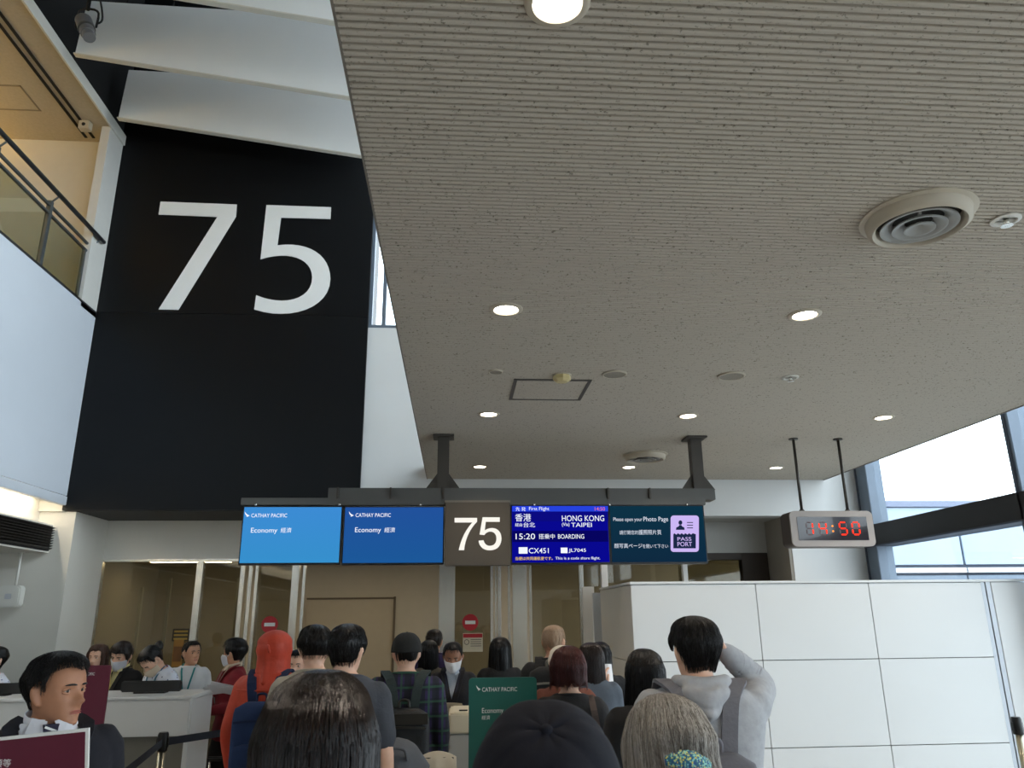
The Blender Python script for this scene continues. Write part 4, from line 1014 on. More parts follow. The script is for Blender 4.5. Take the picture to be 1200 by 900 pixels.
# ---- hair: polar surface R(th,z) around the head axis, plus strands that follow it
def hair(parent, M, sc, style, m, strands=250, rnd=0, sw=0.0016):
    rg = random.Random(rnd)
    thick = style.get('thick', 0.016); L = style.get('len', 0.0); flare = style.get('flare', 0.0)
    front = style.get('front', 0.178); side = style.get('side', 0.105); nape = style.get('nape', 0.035); spread = style.get('spread', 1.0)
    taper = style.get('taper', 0.3); part = style.get('part', 0.0); open_ = style.get('open', 1.15)    # half-angle of the face opening
    zbot = -L if L else 0.0
    def line(th):   # height of the hair's lower edge at angle th
        a = abs(th)
        if L:
            back_cut = style.get('backcut', 0.0) * gs_(a - PI, 0.42)
            if a < 0.75: return front + 0.004 * math.sin(9 * th)
            if a < open_: return front + (zbot - front) * sstep(0.75, open_, a)
            return zbot + back_cut + 0.012 * math.sin(11 * th)
        t0, t1 = style.get('temple', (0.78, 1.28))
        if a < t0: return front + style.get('recede', 0.004) * math.sin(PI * min(1, a / t0))
        if a < t1: return front + (side - front) * sstep(t0, t1, a)
        if a < 1.75: return side + 0.025 * sstep(1.35, 1.5, a)
        return side + 0.025 + (nape - side - 0.025) * sstep(1.75, 2.2, a)
    def R(th, z):
        zz = max(z, 0.0)
        base = headR(th, zz if zz > 0.115 or not L else 0.115, 0.0)
        c = math.cos(th)
        if L and z < 0.115:
            f = flare * sstep(0.115, min(-0.02, zbot), z)
            base = base + f * (0.6 + 0.4 * abs(math.sin(th)))
            if c < 0 and z < 0.05: base -= 0.016 * sstep(0.05, -0.08, z) * -c
        if L: base *= 1 + (spread - 1) * sstep(0.20, 0.08, z)
        t = thick * (1.0 + 0.25 * math.sin(3 * th + rnd)) * (0.65 + 0.35 * sstep(0.23, 0.15, z))
        if not L: t *= taper + (1 - taper) * sstep(0.06, 0.165, z)
        if L: t += style.get('lock', 0.004) * noise.noise((th * 9, z * 3 + 5, rnd)) * sstep(0.22, 0.12, z)
        t += 0.0035 * noise.noise((th * 3.1, z * 9, rnd)) + style.get('wave', 0.0) * math.sin(z * 60 + th * 2)
        return base + t
    n, nz = 72, 44
    zs = []
    top = 0.235 + thick * 0.9
    lo = min(zbot, nape if not L else zbot) - 0.012
    for i in range(nz + 1):
        t = i / nz; zs.append(lo + (top - lo) * (1 - (1 - t) ** 1.7))
    def pos(th, z, off=0.0):
        zc = min(z, 0.2345)
        e = sstep(0.185, top, z)
        r = R(th, zc)
        if z > 0.19:   # dome over the crown
            q = (z - 0.19) / (top - 0.19); r = R(th, 0.19) * math.sqrt(max(0.0, 1 - q * q))
        return r + off
    vs = []; fs = []
    for z in zs:
        for k in range(n):
            th = -PI + 2 * PI * k / n
            ed = line(th); mk = sstep(ed - 0.008, ed + (0.010 if L else style.get('edge', 0.022)), z)
            hz = max(0.002, min(z, 0.2349))
            inner = (headR(th, hz) - 0.012) if z > 0.02 else 0.03
            if z > 0.19: inner = min(inner, pos(th, z) - 0.012)
            r = inner + (pos(th, z) - inner) * mk; r = max(r, 0.0008)
            r += 0.0016 * math.sin(k * 2.3 + 5 * noise.noise((k * .7, z * 6, rnd))) * mk
            vs.append(M @ Vector((r * math.sin(th) * sc, r * math.cos(th) * sc, z * sc)))
    for i in range(nz):
        for k in range(n):
            k2 = (k + 1) % n; fs.append((i * n + k, i * n + k2, (i + 1) * n + k2, (i + 1) * n + k))
    fs.append(tuple(range(n - 1, -1, -1))); fs.append(tuple(nz * n + k for k in range(n)))
    mb = MB().add(vs, fs)
    for _ in range(strands):
        th = rg.uniform(-PI, PI); ed = line(th)
        if L: z1 = ed - rg.uniform(-0.02, 0.022); z0 = top - 0.004 - 0.07 * rg.random() ** 2
        else:
            z0 = rg.uniform(max(ed, 0.02) + 0.01, top - 0.004); z1 = max(ed - 0.012, z0 - rg.uniform(0.03, 0.07))
        if z1 > z0 - 0.01: continue
        ns = 12 if L else 5; pts = []; rad = []
        dth = rg.uniform(-0.10, 0.10); ph = rg.uniform(0, 6); off0 = rg.uniform(0.0, 0.004); fl = rg.uniform(0.0, 0.007 if not L else 0.004)
        for i in range(ns):
            t = i / (ns - 1); z = z0 + (z1 - z0) * t; a = th + dth * t + 0.02 * math.sin(ph + 5 * t)
            r = pos(a, z, off0 * math.sin(PI * min(1, t + 0.15)) + fl * t)
            pts.append(M @ Vector((r * math.sin(a) * sc, r * math.cos(a) * sc, z * sc))); rad.append(sw * (1 - 0.75 * t))
        mb.tube(pts, rad, 3, cap=False)
    if style.get('bun'):
        b = style['bun']; mb2 = MB()
        mb.tube([M @ Vector(((b[0] - .02) * sc, b[1] * sc, b[2] * sc)), M @ Vector((b[0] * sc, (b[1] - .02) * sc, (b[2] + 0.01) * sc)), M @ Vector(((b[0] + .02) * sc, b[1] * sc, b[2] * sc))], [0.03, 0.036, 0.03], 12, sub=2)
    return mb.build('hair', m, parent, smooth=True)

def person(label, px, Y, face=0.0, sex='m', head=(0, 0, 0), skin='mid', top=None, bottom=(36, 38, 44), sleeve='long', arms=('down', 'down'), hairstyle=None, hairmat=None, strands=220,
           voxel=0.013, wide=1.0, inf=0.018, lean=0.0, vee=None, shirt=None, facial=False, mask=None, sw=0.0016, skirt=False, hs=1.0, group=None, rnd=None, bulge=0.0, hat=0.018, nk=0.0):
    p = at(px[0], px[1], Y=Y)
    H = p.z - hat
    s = H / 1.72
    rnd = rnd if rnd is not None else int(px[0])
    root = thing('person', label, 'person', (p.x, Y, 0), 0.0, group)
    A = math.radians(face)
    # the torso leans about the hip; the head keeps its measured place
    Sm = Matrix.Scale(s, 4); Rz = Matrix.Rotation(A, 4, 'Z')
    Ln = Matrix.Translation((0, 0, 0.92)) @ Matrix.Rotation(-lean, 4, 'X') @ Matrix.Translation((0, 0, -0.92))
    yaw, pit, rol = (math.radians(v) for v in head)
    Hm = Matrix.Translation((0, -0.012, 1.463 + 0.04 + nk)) @ Matrix.Rotation(yaw, 4, 'Z') @ Matrix.Rotation(pit, 4, 'X') @ Matrix.Rotation(rol, 4, 'Y') @ Matrix.Translation((0, 0.018, -0.04))
    B = Rz @ Sm @ Ln
    HM = B @ Hm
    # put the crown where it was measured
    cr = HM @ Vector((0, -0.01, 0.235))
    up = p.z - hat - cr.z
    root.location = (p.x - cr.x, Y - cr.y, 0)
    if True:
        k = (H) / max(0.3, cr.z); s *= k; Sm = Matrix.Scale(s, 4); B = Rz @ Sm @ Ln; HM = B @ Hm; cr = HM @ Vector((0, -0.01, 0.235)); root.location = (p.x - cr.x, Y - cr.y, 0)
    BL = Rz @ Sm      # legs do not lean
    T = lambda mb_, Mx: MB().add([Mx @ Vector(v) for v in mb_.v], mb_.f)
    # ---- body: one continuous skin surface
    upper = MB(); torso_shell(upper, sex, 0.80, 1.475, -0.006, wide, nz=16, n=24)
    nr = 0.054 if sex == 'm' else 0.045
    upper.tube([(0, -0.018, 1.43), (0, -0.012, 1.49), (0, -0.004, 1.55)], [nr + 0.012, nr, nr], 18)
    aps = [arm_pts(arms[0], -1, sex, wide), arm_pts(arms[1], 1, sex, wide)]
    for P in aps: upper.tube([P[0], (P[0] + P[1]) / 2, P[1], (P[1] * .5 + P[2] * .5), P[2]], [0.048, 0.043, 0.036, 0.034, 0.025], 12, sub=2)
    legs = MB()
    for q in (-1, 1):
        legs.tube([(q * 0.085, -.01, 0.86), (q * 0.095, 0.0, 0.48), (q * 0.10, -0.02, 0.09)], [0.085, 0.056, 0.036], 12, sub=3)
        legs.tube([(q * 0.10, -0.05, 0.045), (q * 0.105, 0.13, 0.035)], [0.035, 0.03], 8)
    hd = MB(); head_shell(hd, Matrix.Identity(4))
    allm = T(upper, B); allm.add(T(legs, BL).v, legs.f); allm.add(T(hd, HM @ Matrix.Scale(hs, 4)).v, hd.f)
    bme = remesh(allm, voxel * s, 2 if voxel < 0.007 else 1, fac=0.4)
    hm = MB()
    for i, P in enumerate(aps):
        d = (P[2] - P[1]); hand(hm, P[2] + d.normalized() * 0.01, d, Vector((0, 0.2, 1)) if abs(d.normalized().z) < 0.7 else Vector((1 if i == 0 else -1, 0, 0)), -1 if i == 0 else 1)
    hm = T(hm, B)
    bm = bmesh.new(); bm.from_mesh(bme); tmp = hm.mesh('h'); bm.from_mesh(tmp); bm.to_mesh(bme); bm.free(); bpy.data.meshes.remove(tmp)
    link('body', bme, SKIN[skin], root, smooth=True)
    # ---- clothes
    if top is not None:
        tm = MB(); torso_shell(tm, sex, 0.76 if not skirt else 0.84, 1.462, inf, wide, n=36, flare=0.01)
        if bulge: tm.tube([(0, 0.0, 1.0), (0, 0.0, 1.3)], [0.14 + bulge, 0.15 + bulge], 18, flat=0.75)
        k = min(1.24, 1.0 + inf * 14)
        for P in aps:
            if sleeve == 'long': tm.tube([P[0] + Vector((0, 0, 0.0)), P[0] * .5 + P[1] * .5, P[1], P[1] * .5 + P[2] * .5, P[2] - (P[2] - P[1]).normalized() * 0.005], [0.064 * k ** .5, 0.054 * k, 0.046 * k, 0.043 * k, 0.033 * k], 14, sub=3, cap=True)
            elif sleeve == 'short': tm.tube([P[0], P[0] * .5 + P[1] * .5, P[0] * .25 + P[1] * .75], [0.064, 0.062, 0.060], 14, sub=3)
            else: tm.tube([P[0], P[0] * .9 + P[1] * .1], [0.05, 0.05], 12)
        tm = T(tm, B)
        Bi = B.inverted()
        cut = None
        if vee:
            def cut(c):
                q = Bi @ c
                return q.y > 0.0 and q.z > vee[0] and abs(q.x) < vee[1] * (q.z - vee[0]) and q.z < 1.47
        tv = 0.008 if voxel < 0.007 else 0.014
        top_o = link('top', remesh(tm, tv * s, 3, cut), top, root, smooth=True)
        cm_ = MB(); zc = 1.468 if sex == 'm' else 1.458
        w_, d_, y_ = ring(sex, zc - 0.004, 0.012, 1.0)
        cm_.tube([(w_ * math.sin(a), y_ + d_ * math.cos(a) + 0.004, zc - 0.016 * (math.cos(a) + 1) / 2 * 1.6) for a in [2 * PI * i / 24 for i in range(25)]], 0.011, 8, cap=False)
        if not vee: T(cm_, B).build('collar', top, top_o, smooth=True)
        if shirt is not None:
            sm = MB(); torso_shell(sm, sex, 0.9, 1.466, inf * 0.35, wide * 0.985, n=36)
            sh_o = link('shirt', remesh(T(sm, B), tv * s, 2), shirt, root, smooth=True)
            cb = MB().ribbon([((0.074 if sex == 'm' else 0.062) * math.sin(a), -0.012 + (0.078 if sex == 'm' else 0.066) * math.cos(a), 1.472 - 0.014 * math.cos(a)) for a in [0.25 + (2 * PI - 0.5) * i / 24 for i in range(25)]], 0.040, 0.005, side=(0, 0, 1))
            T(cb, B).build('shirt_collar', shirt, sh_o, smooth=True)
            for q in (-1, 1):   # collar leaves
                P4 = [(q * 0.010, 0.074, 1.474), (q * 0.056, 0.050, 1.486), (q * 0.072, 0.078, 1.440), (q * 0.034, 0.112, 1.424)] if sex == 'm' else [(q * 0.010, 0.062, 1.472), (q * 0.048, 0.040, 1.484), (q * 0.060, 0.066, 1.440), (q * 0.030, 0.092, 1.424)]
                lv = MB().add(P4 + [(x, y_ + 0.005, z) for x, y_, z in P4], [(0, 1, 2, 3), (7, 6, 5, 4), (0, 4, 5, 1), (1, 5, 6, 2), (2, 6, 7, 3), (3, 7, 4, 0)])
                T(lv, B).build('collar_leaf', shirt, sh_o)
        if vee:    # lapels along the opening
            for q in (-1, 1):
                pts = []
                for i in range(9):
                    z = vee[0] - 0.01 + (1.462 - vee[0]) * i / 8; x = q * (vee[1] * max(0, z - vee[0]) + 0.014)
                    pts.append((x, tfront(sex, x, z, inf + 0.006, wide), z))
                pts.append((q * 0.072, -0.03, 1.475))
                T(MB().ribbon(pts, 0.05, 0.008, side=(q, 0.25, 0.1), sub=2), B).build('lapel', top, top_o)
    bmat = bottom if not isinstance(bottom, tuple) else cloth('trousers_%d_%d_%d' % bottom, bottom)
    bt = MB(); torso_shell(bt, sex, 0.80, 1.0, 0.010, wide, nz=8)
    if skirt: bt.tube([(0, -0.01, 0.95), (0, 0, 0.75), (0, 0, 0.5)], [0.16, 0.19, 0.21], 24, flat=0.75, side=(1, 0, 0), cap=False)
    else:
        for q in (-1, 1): bt.tube([(q * 0.088, -.01, 0.87), (q * 0.096, 0.0, 0.48), (q * 0.10, -0.02, 0.07)], [0.10, 0.076, 0.058], 14, sub=3, cap=False)
    link('trousers' if not skirt else 'skirt', remesh(T(bt, BL), 0.02 * s, 2), bmat, root, smooth=True)
    for q in (-1, 1):
        T(MB().tube([(q * 0.10, -0.07, 0.045), (q * 0.10, 0.0, 0.05), (q * 0.105, 0.10, 0.04), (q * 0.108, 0.16, 0.03)], [0.036, 0.042, 0.044, 0.03], 12, flat=0.9, sub=2), BL).build('shoe', mat('shoe_black', (24, 23, 23), 0.5, var=0.1), root, smooth=True)
    HS = HM @ Matrix.Scale(hs, 4)
    if hairstyle: hair(root, HS, 1.0, hairstyle, hairmat, strands, rnd, sw)
    if facial:
        for q in (-1, 1):
            ey = T(MB().lathe([(0.001, -0.0122), (0.006, -0.0108), (0.0098, -0.007), (0.0122, 0), (0.0098, 0.007), (0.006, 0.0108), (0.001, 0.0122)], 16, c=(0, 0, 0), axis='Y'), HS @ Matrix.Translation((q * 0.032, 0.0655, 0.116))).build('eye', M_EYEW, root, smooth=True)
            T(MB().lathe([(0.001, 0.0002), (0.0055, 0.0), (0.0055, -0.002)], 14, axis='Y'), HS @ Matrix.Translation((q * 0.032 + facial * 0.003, 0.0782, 0.116))).build('iris', M_IRIS, ey, smooth=True)
            y = lambda x, z: headR(math.asin(max(-.99, min(.99, x / 0.1))), z) * math.sqrt(max(0, 1 - (x / 0.1) ** 2))
            T(MB().tube([(q * (0.015 + 0.008 * i), face_y(0.015 + 0.008 * i, 0.133) + 0.0035, 0.1325 + 0.0035 * math.sin(PI * (i + 1) / 6)) for i in range(5)], [0.0034, 0.0048, 0.0048, 0.004, 0.002], 6, flat=0.8, sub=2), HS).build('eyebrow', hairmat, root, smooth=True)
            for zz, rr_ in ((0.0075, 0.0048), (-0.0078, 0.0042)):
                T(MB().tube([(q * 0.032 + u * 0.015, 0.0745 - 0.004 * u * u, 0.116 + zz - (0.004 if zz > 0 else -0.003) * u * u) for u in (-1, -.5, 0, .5, 1)], rr_, 7, sub=2), HS).build('eyelid', SKIN[skin], root, smooth=True)
            T(MB().tube([(q * (0.020 + 0.006 * i), 0.0795 - 0.0016 * (i - 1.5) ** 2, 0.1195 + 0.0022 * math.sin(PI * i / 4)) for i in range(5)], 0.0014, 5, sub=2), HS).build('eyelashes', mat('lash_dark', (60, 40, 32), 0.6, var=0.05), root, smooth=True)
        if not mask:
            for z, r in ((0.0500, 0.0028), (0.0432, 0.0034)):
                T(MB().tube([(x, 0.0925 - 9.0 * x * x, z - (0.002 if abs(x) > 0.02 else 0)) for x in (-.024, -.012, 0, .012, .024)], [0.0012, r, r, r, 0.0012], 8, flat=0.8, sub=3), HS).build('lip', M_LIP, root, smooth=True)
    if mask is not None:
        vs = []; fs = []; nu, nv = 20, 12
        for j in range(nv + 1):
            z = -0.002 + 0.100 * j / nv
            for i in range(nu + 1):
                th = -1.25 + 2.5 * i / nu; R_ = headR(th, max(0.004, z), 0.009)
                x, y = R_ * math.sin(th), R_ * math.cos(th)
                y += 0.032 * gs_(x, 0.021) * sstep(-0.01, 0.07, z) * (1 if z < 0.088 else 0.75)
                vs.append((x, y, z + 0.004 * gs_(x, 0.02)))
        for j in range(nv):
            for i in range(nu): fs.append((j * (nu + 1) + i, j * (nu + 1) + i + 1, (j + 1) * (nu + 1) + i + 1, (j + 1) * (nu + 1) + i))
        o = T(MB().add(vs, fs), HS).build('face_mask', mask, root, smooth=True)
        md = o.modifiers.new('t', 'SOLIDIFY'); md.thickness = 0.003; md.offset = 0
        for q in (-1, 1):
            T(MB().tube([(q * 0.060, 0.045, 0.075), (q * 0.078, 0.01, 0.10), (q * 0.086, -0.018, 0.115)], 0.0022, 5), HS).build('ear_loop', mask, root)
    return root, B, HS, T, sex, s

def lanyard(r, m, drop=1.05, badge=True, inf=0.026):
    root, B, HS, T, sex, s = r
    for q in (-1, 1):
        pts = [(q * 0.050, -0.05, 1.478), (q * 0.062, 0.0, 1.472)] + [(q * (0.060 - 0.055 * i / 5), tfront(sex, 0.04, 1.42 - (1.42 - drop) * i / 5, inf), 1.42 - (1.42 - drop) * i / 5) for i in range(6)]
        T(MB().ribbon(pts, 0.016, 0.003, side=(1, 0, 0), sub=2), B).build('lanyard', m, root)
    if badge:
        y = tfront(sex, 0, drop, inf + 0.004)
        T(MB().cbox((-0.03, y, drop - 0.10), (0.03, y + 0.006, drop), 0.002), B).build('badge', M_PAPER, root)

def backpack(r, label, m, m2, w=0.15, h=0.44, d=0.075, ztop=1.40, strap=None, sx=0.105, flap=False):
    root, B, HS, T, sex, s = r
    t = thing('backpack', label, 'backpack', root.location)
    yb = -0.135
    def rb(w, d, z0, z1, yc, n=28):
        vs = []; fs = []; nz = 14
        for i in range(nz + 1):
            u = i / nz; z = z0 + (z1 - z0) * u; f = (max(0.0, 1 - abs(2 * u - 1) ** 6)) ** 0.35
            f = 0.55 + 0.45 * f
            for k in range(n):
                a = 2 * PI * k / n; sn, cs = math.sin(a), math.cos(a); e = 0.5
                vs.append((w * f * math.copysign(abs(sn) ** e, sn), yc + d * f * math.copysign(abs(cs) ** e, cs), z))
        for i in range(nz):
            for k in range(n):
                k2 = (k + 1) % n; fs.append((i * n + k, i * n + k2, (i + 1) * n + k2, (i + 1) * n + k))
        fs.append(tuple(range(n - 1, -1, -1))); fs.append(tuple(nz * n + k for k in range(n)))
        return MB().add(vs, fs)
    T(rb(w, d, ztop - h, ztop, yb - d), B).build('bag', m, t, smooth=True)
    T(rb(w * 0.8, 0.03, ztop - h * 0.92, ztop - h * 0.5, yb - 2 * d - 0.012), B).build('pocket', m, t, smooth=True)
    T(MB().ribbon([(-w * 0.85, yb - 2 * d - 0.002, ztop - 0.11), (0, yb - 2 * d - 0.008, ztop - 0.10), (w * 0.85, yb - 2 * d - 0.002, ztop - 0.11)], 0.014, 0.006, side=(0, 0, 1), sub=4), B).build('zip', m2, t)
    if flap: T(MB().ribbon([(-w * 0.92, yb - 2 * d - 0.004, ztop - 0.055), (w * 0.92, yb - 2 * d - 0.004, ztop - 0.055)], 0.06, 0.012, side=(0, 0, 1)), B).build('flap', m2, t)
    T(MB().tube([(-0.03, yb - d * 0.6, ztop - 0.005), (-0.025, yb - d * 0.6, ztop + 0.04), (0.025, yb - d * 0.6, ztop + 0.04), (0.03, yb - d * 0.6, ztop - 0.005)], 0.008, 8, sub=3), B).build('grab_handle', m2, t, smooth=True)
    for q in (-1, 1):
        pts = [(q * 0.055, yb - 0.02, ztop - 0.05), (q * 0.085, tfront(sex, 0.09, 1.40, 0.03, back=True) - 0.006, 1.405), (q * sx, -0.04, 1.472), (q * (sx + 0.005), 0.045, 1.445), (q * (sx + 0.012), tfront(sex, 0.12, 1.33, 0.03), 1.33), (q * (sx + 0.03), tfront(sex, 0.13, 1.15, 0.03), 1.15), (q * 0.155, -0.05, 1.05)]
        T(MB().ribbon(pts, 0.058, 0.014, side=(1, 0, 0), sub=4), B).build('shoulder_strap', strap or m2, t, smooth=False)
    return t

def held(r, name, label, cat, m, c, w, h, rx=0.0, rz=0.0, parts=2):
    """a few loose sheets held at c in the person's own frame"""
    root, B, HS, T, sex, s = r
    t = thing(name, label, cat, root.location)
    for i in range(parts):
        Mx = B @ Matrix.Translation((c[0] + i * 0.012, c[1] + i * 0.006, c[2] + i * 0.006)) @ Matrix.Rotation(rz + i * 0.14, 4, 'Z') @ Matrix.Rotation(rx + i * 0.06, 4, 'X')
        vs = []; fs = []
        for j in range(7):
            for k in range(2): vs += [Mx @ Vector((-w / 2 + w * j / 6, (k - .5) * h, 0.014 * math.sin(j * 0.5))), ]
        for j in range(6): fs.append((2 * j, 2 * j + 2, 2 * j + 3, 2 * j + 1))
        o = MB().add(vs, fs).build('sheet', m, t); md = o.modifiers.new('t', 'SOLIDIFY'); md.thickness = 0.0015
    return t

SHORT = dict(thick=0.014, front=0.185, side=0.10, nape=0.05)
CROP = dict(thick=0.010, front=0.192, side=0.12, nape=0.065)
FULL = dict(thick=0.022, front=0.178, side=0.095, nape=0.04)
BOB = dict(len=0.02, thick=0.018, flare=0.012, open=1.15, spread=1.03)
LONG = dict(len=0.26, thick=0.017, flare=0.02, open=1.25, spread=1.02)
UPDO = dict(thick=0.010, front=0.188, side=0.12, nape=0.055)

c_navy = cloth('suit_navy', (22, 24, 34), var=0.06); c_black = cloth('black', (20, 20, 22)); c_white = cloth('white', (214, 216, 218), var=0.03, bump=0.15)
# --- suited man holding the board
r = person('man in a navy suit and striped tie looking sideways', (70, 763), 2.9, face=-150, sex='m', head=(42, 2, 0), skin='tan', top=c_navy, sleeve='long', arms=('bent', 'bent'), hairstyle=dict(thick=0.016, front=0.192, side=0.116, nape=0.07, taper=0.12, temple=(0.98, 1.40), recede=0.012, edge=0.03), nk=-0.016, hairmat=H_BLACK,
           strands=1500, voxel=0.0055, vee=(1.12, 0.30), shirt=cloth('shirt_white', (220, 224, 234), var=0.02, bump=0.08), facial=1.0, sw=0.0011, inf=0.022, wide=1.03, hat=0.012)
root, B, HS, T, sex, s = r
m_tie = mat('tie_navy', (28, 30, 58), 0.6, var=0.05)
T(MB().add([(-0.024, 0.100, 1.466), (0.024, 0.100, 1.466), (0.015, 0.122, 1.418), (-0.015, 0.122, 1.418), (-0.024, 0.074, 1.466), (0.024, 0.074, 1.466), (0.015, 0.090, 1.418), (-0.015, 0.090, 1.418)], [(0, 1, 2, 3), (7, 6, 5, 4), (0, 4, 5, 1), (1, 5, 6, 2), (2, 6, 7, 3), (3, 7, 4, 0)]), B).build('tie_knot', m_tie, root)
pts = [(0, tfront('m', 0, z, 0.017), z) for z in (1.43, 1.38, 1.32, 1.25, 1.18)]
tie_o = T(MB().ribbon(pts, 0.06, 0.006, sub=2), B).build('tie', m_tie, root)
for i in range(7):
    z = 1.452 - i * 0.024; y = (0.1015 + (1.466 - z) * 0.46 if z > 1.42 else tfront('m', 0, z, 0.0215))
    T(MB().ribbon([(-0.018 if i < 2 else -0.026, y, z - 0.008), (0.018 if i < 2 else 0.026, y, z + 0.008)], 0.007, 0.002, side=(0, 0, 1)), B).build('tie_stripe', M_PRINT, tie_o)
# the board he holds
Yb_ = 2.45
t = thing('handheld_board', 'maroon hand held board with a white border', 'sign board', (at(30, 890, Y=Yb_).x, Yb_, at(30, 890, Y=Yb_).z), 0.0)
a = [at(x, y, Y=Yb_) for x, y in ((-110, 876), (104, 853), (101, 985), (-113, 1008))]
L_ = t.location
def bpoly(k):
    cx = sum(p.x for p in a) / 4; cz = sum(p.z for p in a) / 4
    return [(cx + (p.x - cx) * k[0] - L_.x, cz + (p.z - cz) * k[1] - L_.z) for p in a]
MB().prism(bpoly((1, 1)), 0.008, o=0.008).build('border', M_PRINT, t)
MB().prism(bpoly((0.965, 0.94)), 0.002, o=0.0015).build('face', M_MAROON, t)
fc_ = t.children[-1]
b_ = pxbox(-7, 13, 889.5, 899, Yb_)
me = text_mesh('頭等', (b_[0] - L_.x, b_[1] - L_.x, b_[2] - L_.z, b_[3] - L_.z), -0.001, 0.012); link('lettering', me, M_PRINT, fc_)
# --- staff at the counter
r = person('woman with short black hair in a printed blouse at the far counter end', (-3, 756), 7.3, face=150, sex='f', skin='light', top=speckle_mat('blouse_print', (222, 226, 238), [(60, 60, 110), (190, 70, 90), (90, 100, 150)], 34, 0.2), hairstyle=dict(thick=0.016, front=0.17, side=0.09, nape=0.04), hairmat=H_BLACK, facial=1, strands=120)
r = person('woman with shoulder length brown hair behind the maroon board', (118, 754), 7.85, face=170, sex='f', skin='light', top=c_black, hairstyle=dict(len=0.05, thick=0.02, flare=0.012, open=1.1, front=0.182, spread=1.04), hairmat=H_BROWN, facial=1, strands=160, voxel=0.008)
m_maskw = mat('mask_white', (206, 208, 216), 0.8, var=0.02); m_maskb = mat('mask_beige', (206, 188, 164), 0.8, var=0.02)
r = person('woman in a black jacket and white mask looking down', (144, 751), 7.3, face=168, sex='f', head=(0, -18, -6), skin='light', top=c_black, vee=(1.2, 0.20), shirt=cloth('blouse_yellow', (214, 202, 150), var=0.04), hairstyle=dict(thick=0.018, front=0.158, side=0.06, nape=0.03), hairmat=H_DARK, facial=1, mask=m_maskw, strands=160, voxel=0.008, arms=('bent', 'bent'))
T = r[3]; T(MB().ribbon([(0.05, 0.10, 1.45), (0.02, 0.125, 1.32), (0.0, 0.128, 1.2)], 0.04, 0.006, sub=3), r[1]).build('scarf', cloth('scarf_yellow', (206, 190, 120)), r[0])
r = person('woman in a printed white blouse leaning over the counter', (170, 760), 7.0, face=145, sex='f', head=(0, -30, 0), skin='light', top=MATS['blouse_print'], sleeve='short', lean=0.34, arms=('lean', 'lean'), hairstyle=dict(thick=0.012, front=0.185, side=0.12, nape=0.05, bun=(0.0, -0.115, 0.15)), hairmat=H_BLACK, facial=1, mask=m_maskb, strands=160, voxel=0.008)
T = r[3]; T(MB().tube([(0.062 * math.sin(a), -0.015 + 0.066 * math.cos(a), 1.455 - 0.02 * (math.cos(a) + 1)) for a in [2 * PI * i / 20 for i in range(21)]], 0.016, 8, cap=False), r[1]).build('neckerchief', cloth('scarf_red', (132, 26, 40)), r[0], smooth=True)
lanyard(r, cloth('lanyard_blue', (70, 120, 150)), 1.15, False)
r = person('woman in a white top with a teal lanyard', (225, 749.5), 8.0, face=-170, sex='f', head=(38, 4, 0), skin='mid', top=c_white, hairstyle=dict(thick=0.010, front=0.186, side=0.12, nape=0.06, bun=(0.0, -0.10, 0.09)), hairmat=H_BLACK, facial=1, strands=160, voxel=0.008, arms=('bent', 'bent'))
lanyard(r, cloth('lanyard_teal', (30, 122, 124)), 1.12, True)
r = person('woman in a burgundy jacket holding white papers', (277, 747), 7.25, face=118, sex='f', head=(-42, 0, 0), skin='mid', top=cloth('burgundy', (120, 22, 34)), bottom=(24, 22, 24), skirt=True, vee=(1.22, 0.30), shirt=cloth('blouse_cream', (206, 190, 168), var=0.04), arms=('bent', 'hold'), hairstyle=dict(thick=0.024, front=0.18, side=0.09, nape=0.04), hairmat=H_BLACK, facial=1, mask=m_maskw, strands=220, voxel=0.008)
lanyard(r, cloth('lanyard_grey', (112, 112, 110)), 1.15, False)
T = r[3]; y = tfront('f', 0.07, 1.33, 0.022); T(MB().cbox((0.05, y, 1.32), (0.10, y + 0.006, 1.335), 0.002), r[1]).build('name_badge', M_PAPER, r[0])
pq = at(257, 810, Y=6.85)
t = thing('paper_stack', 'loose white papers held out over the counter end', 'papers', (pq.x, 6.85, pq.z))
for i in range(4):
    o = MB().cbox((-0.115, -0.09, 0), (0.115, 0.09, 0.0012), 0.0004).build('sheet', M_PAPER, t); o.location = (i * 0.014 - 0.02, i * 0.01, i * 0.006); o.rotation_euler = (-0.30 - 0.05 * i, 0.12 * (i - 1), 0.12 * i)
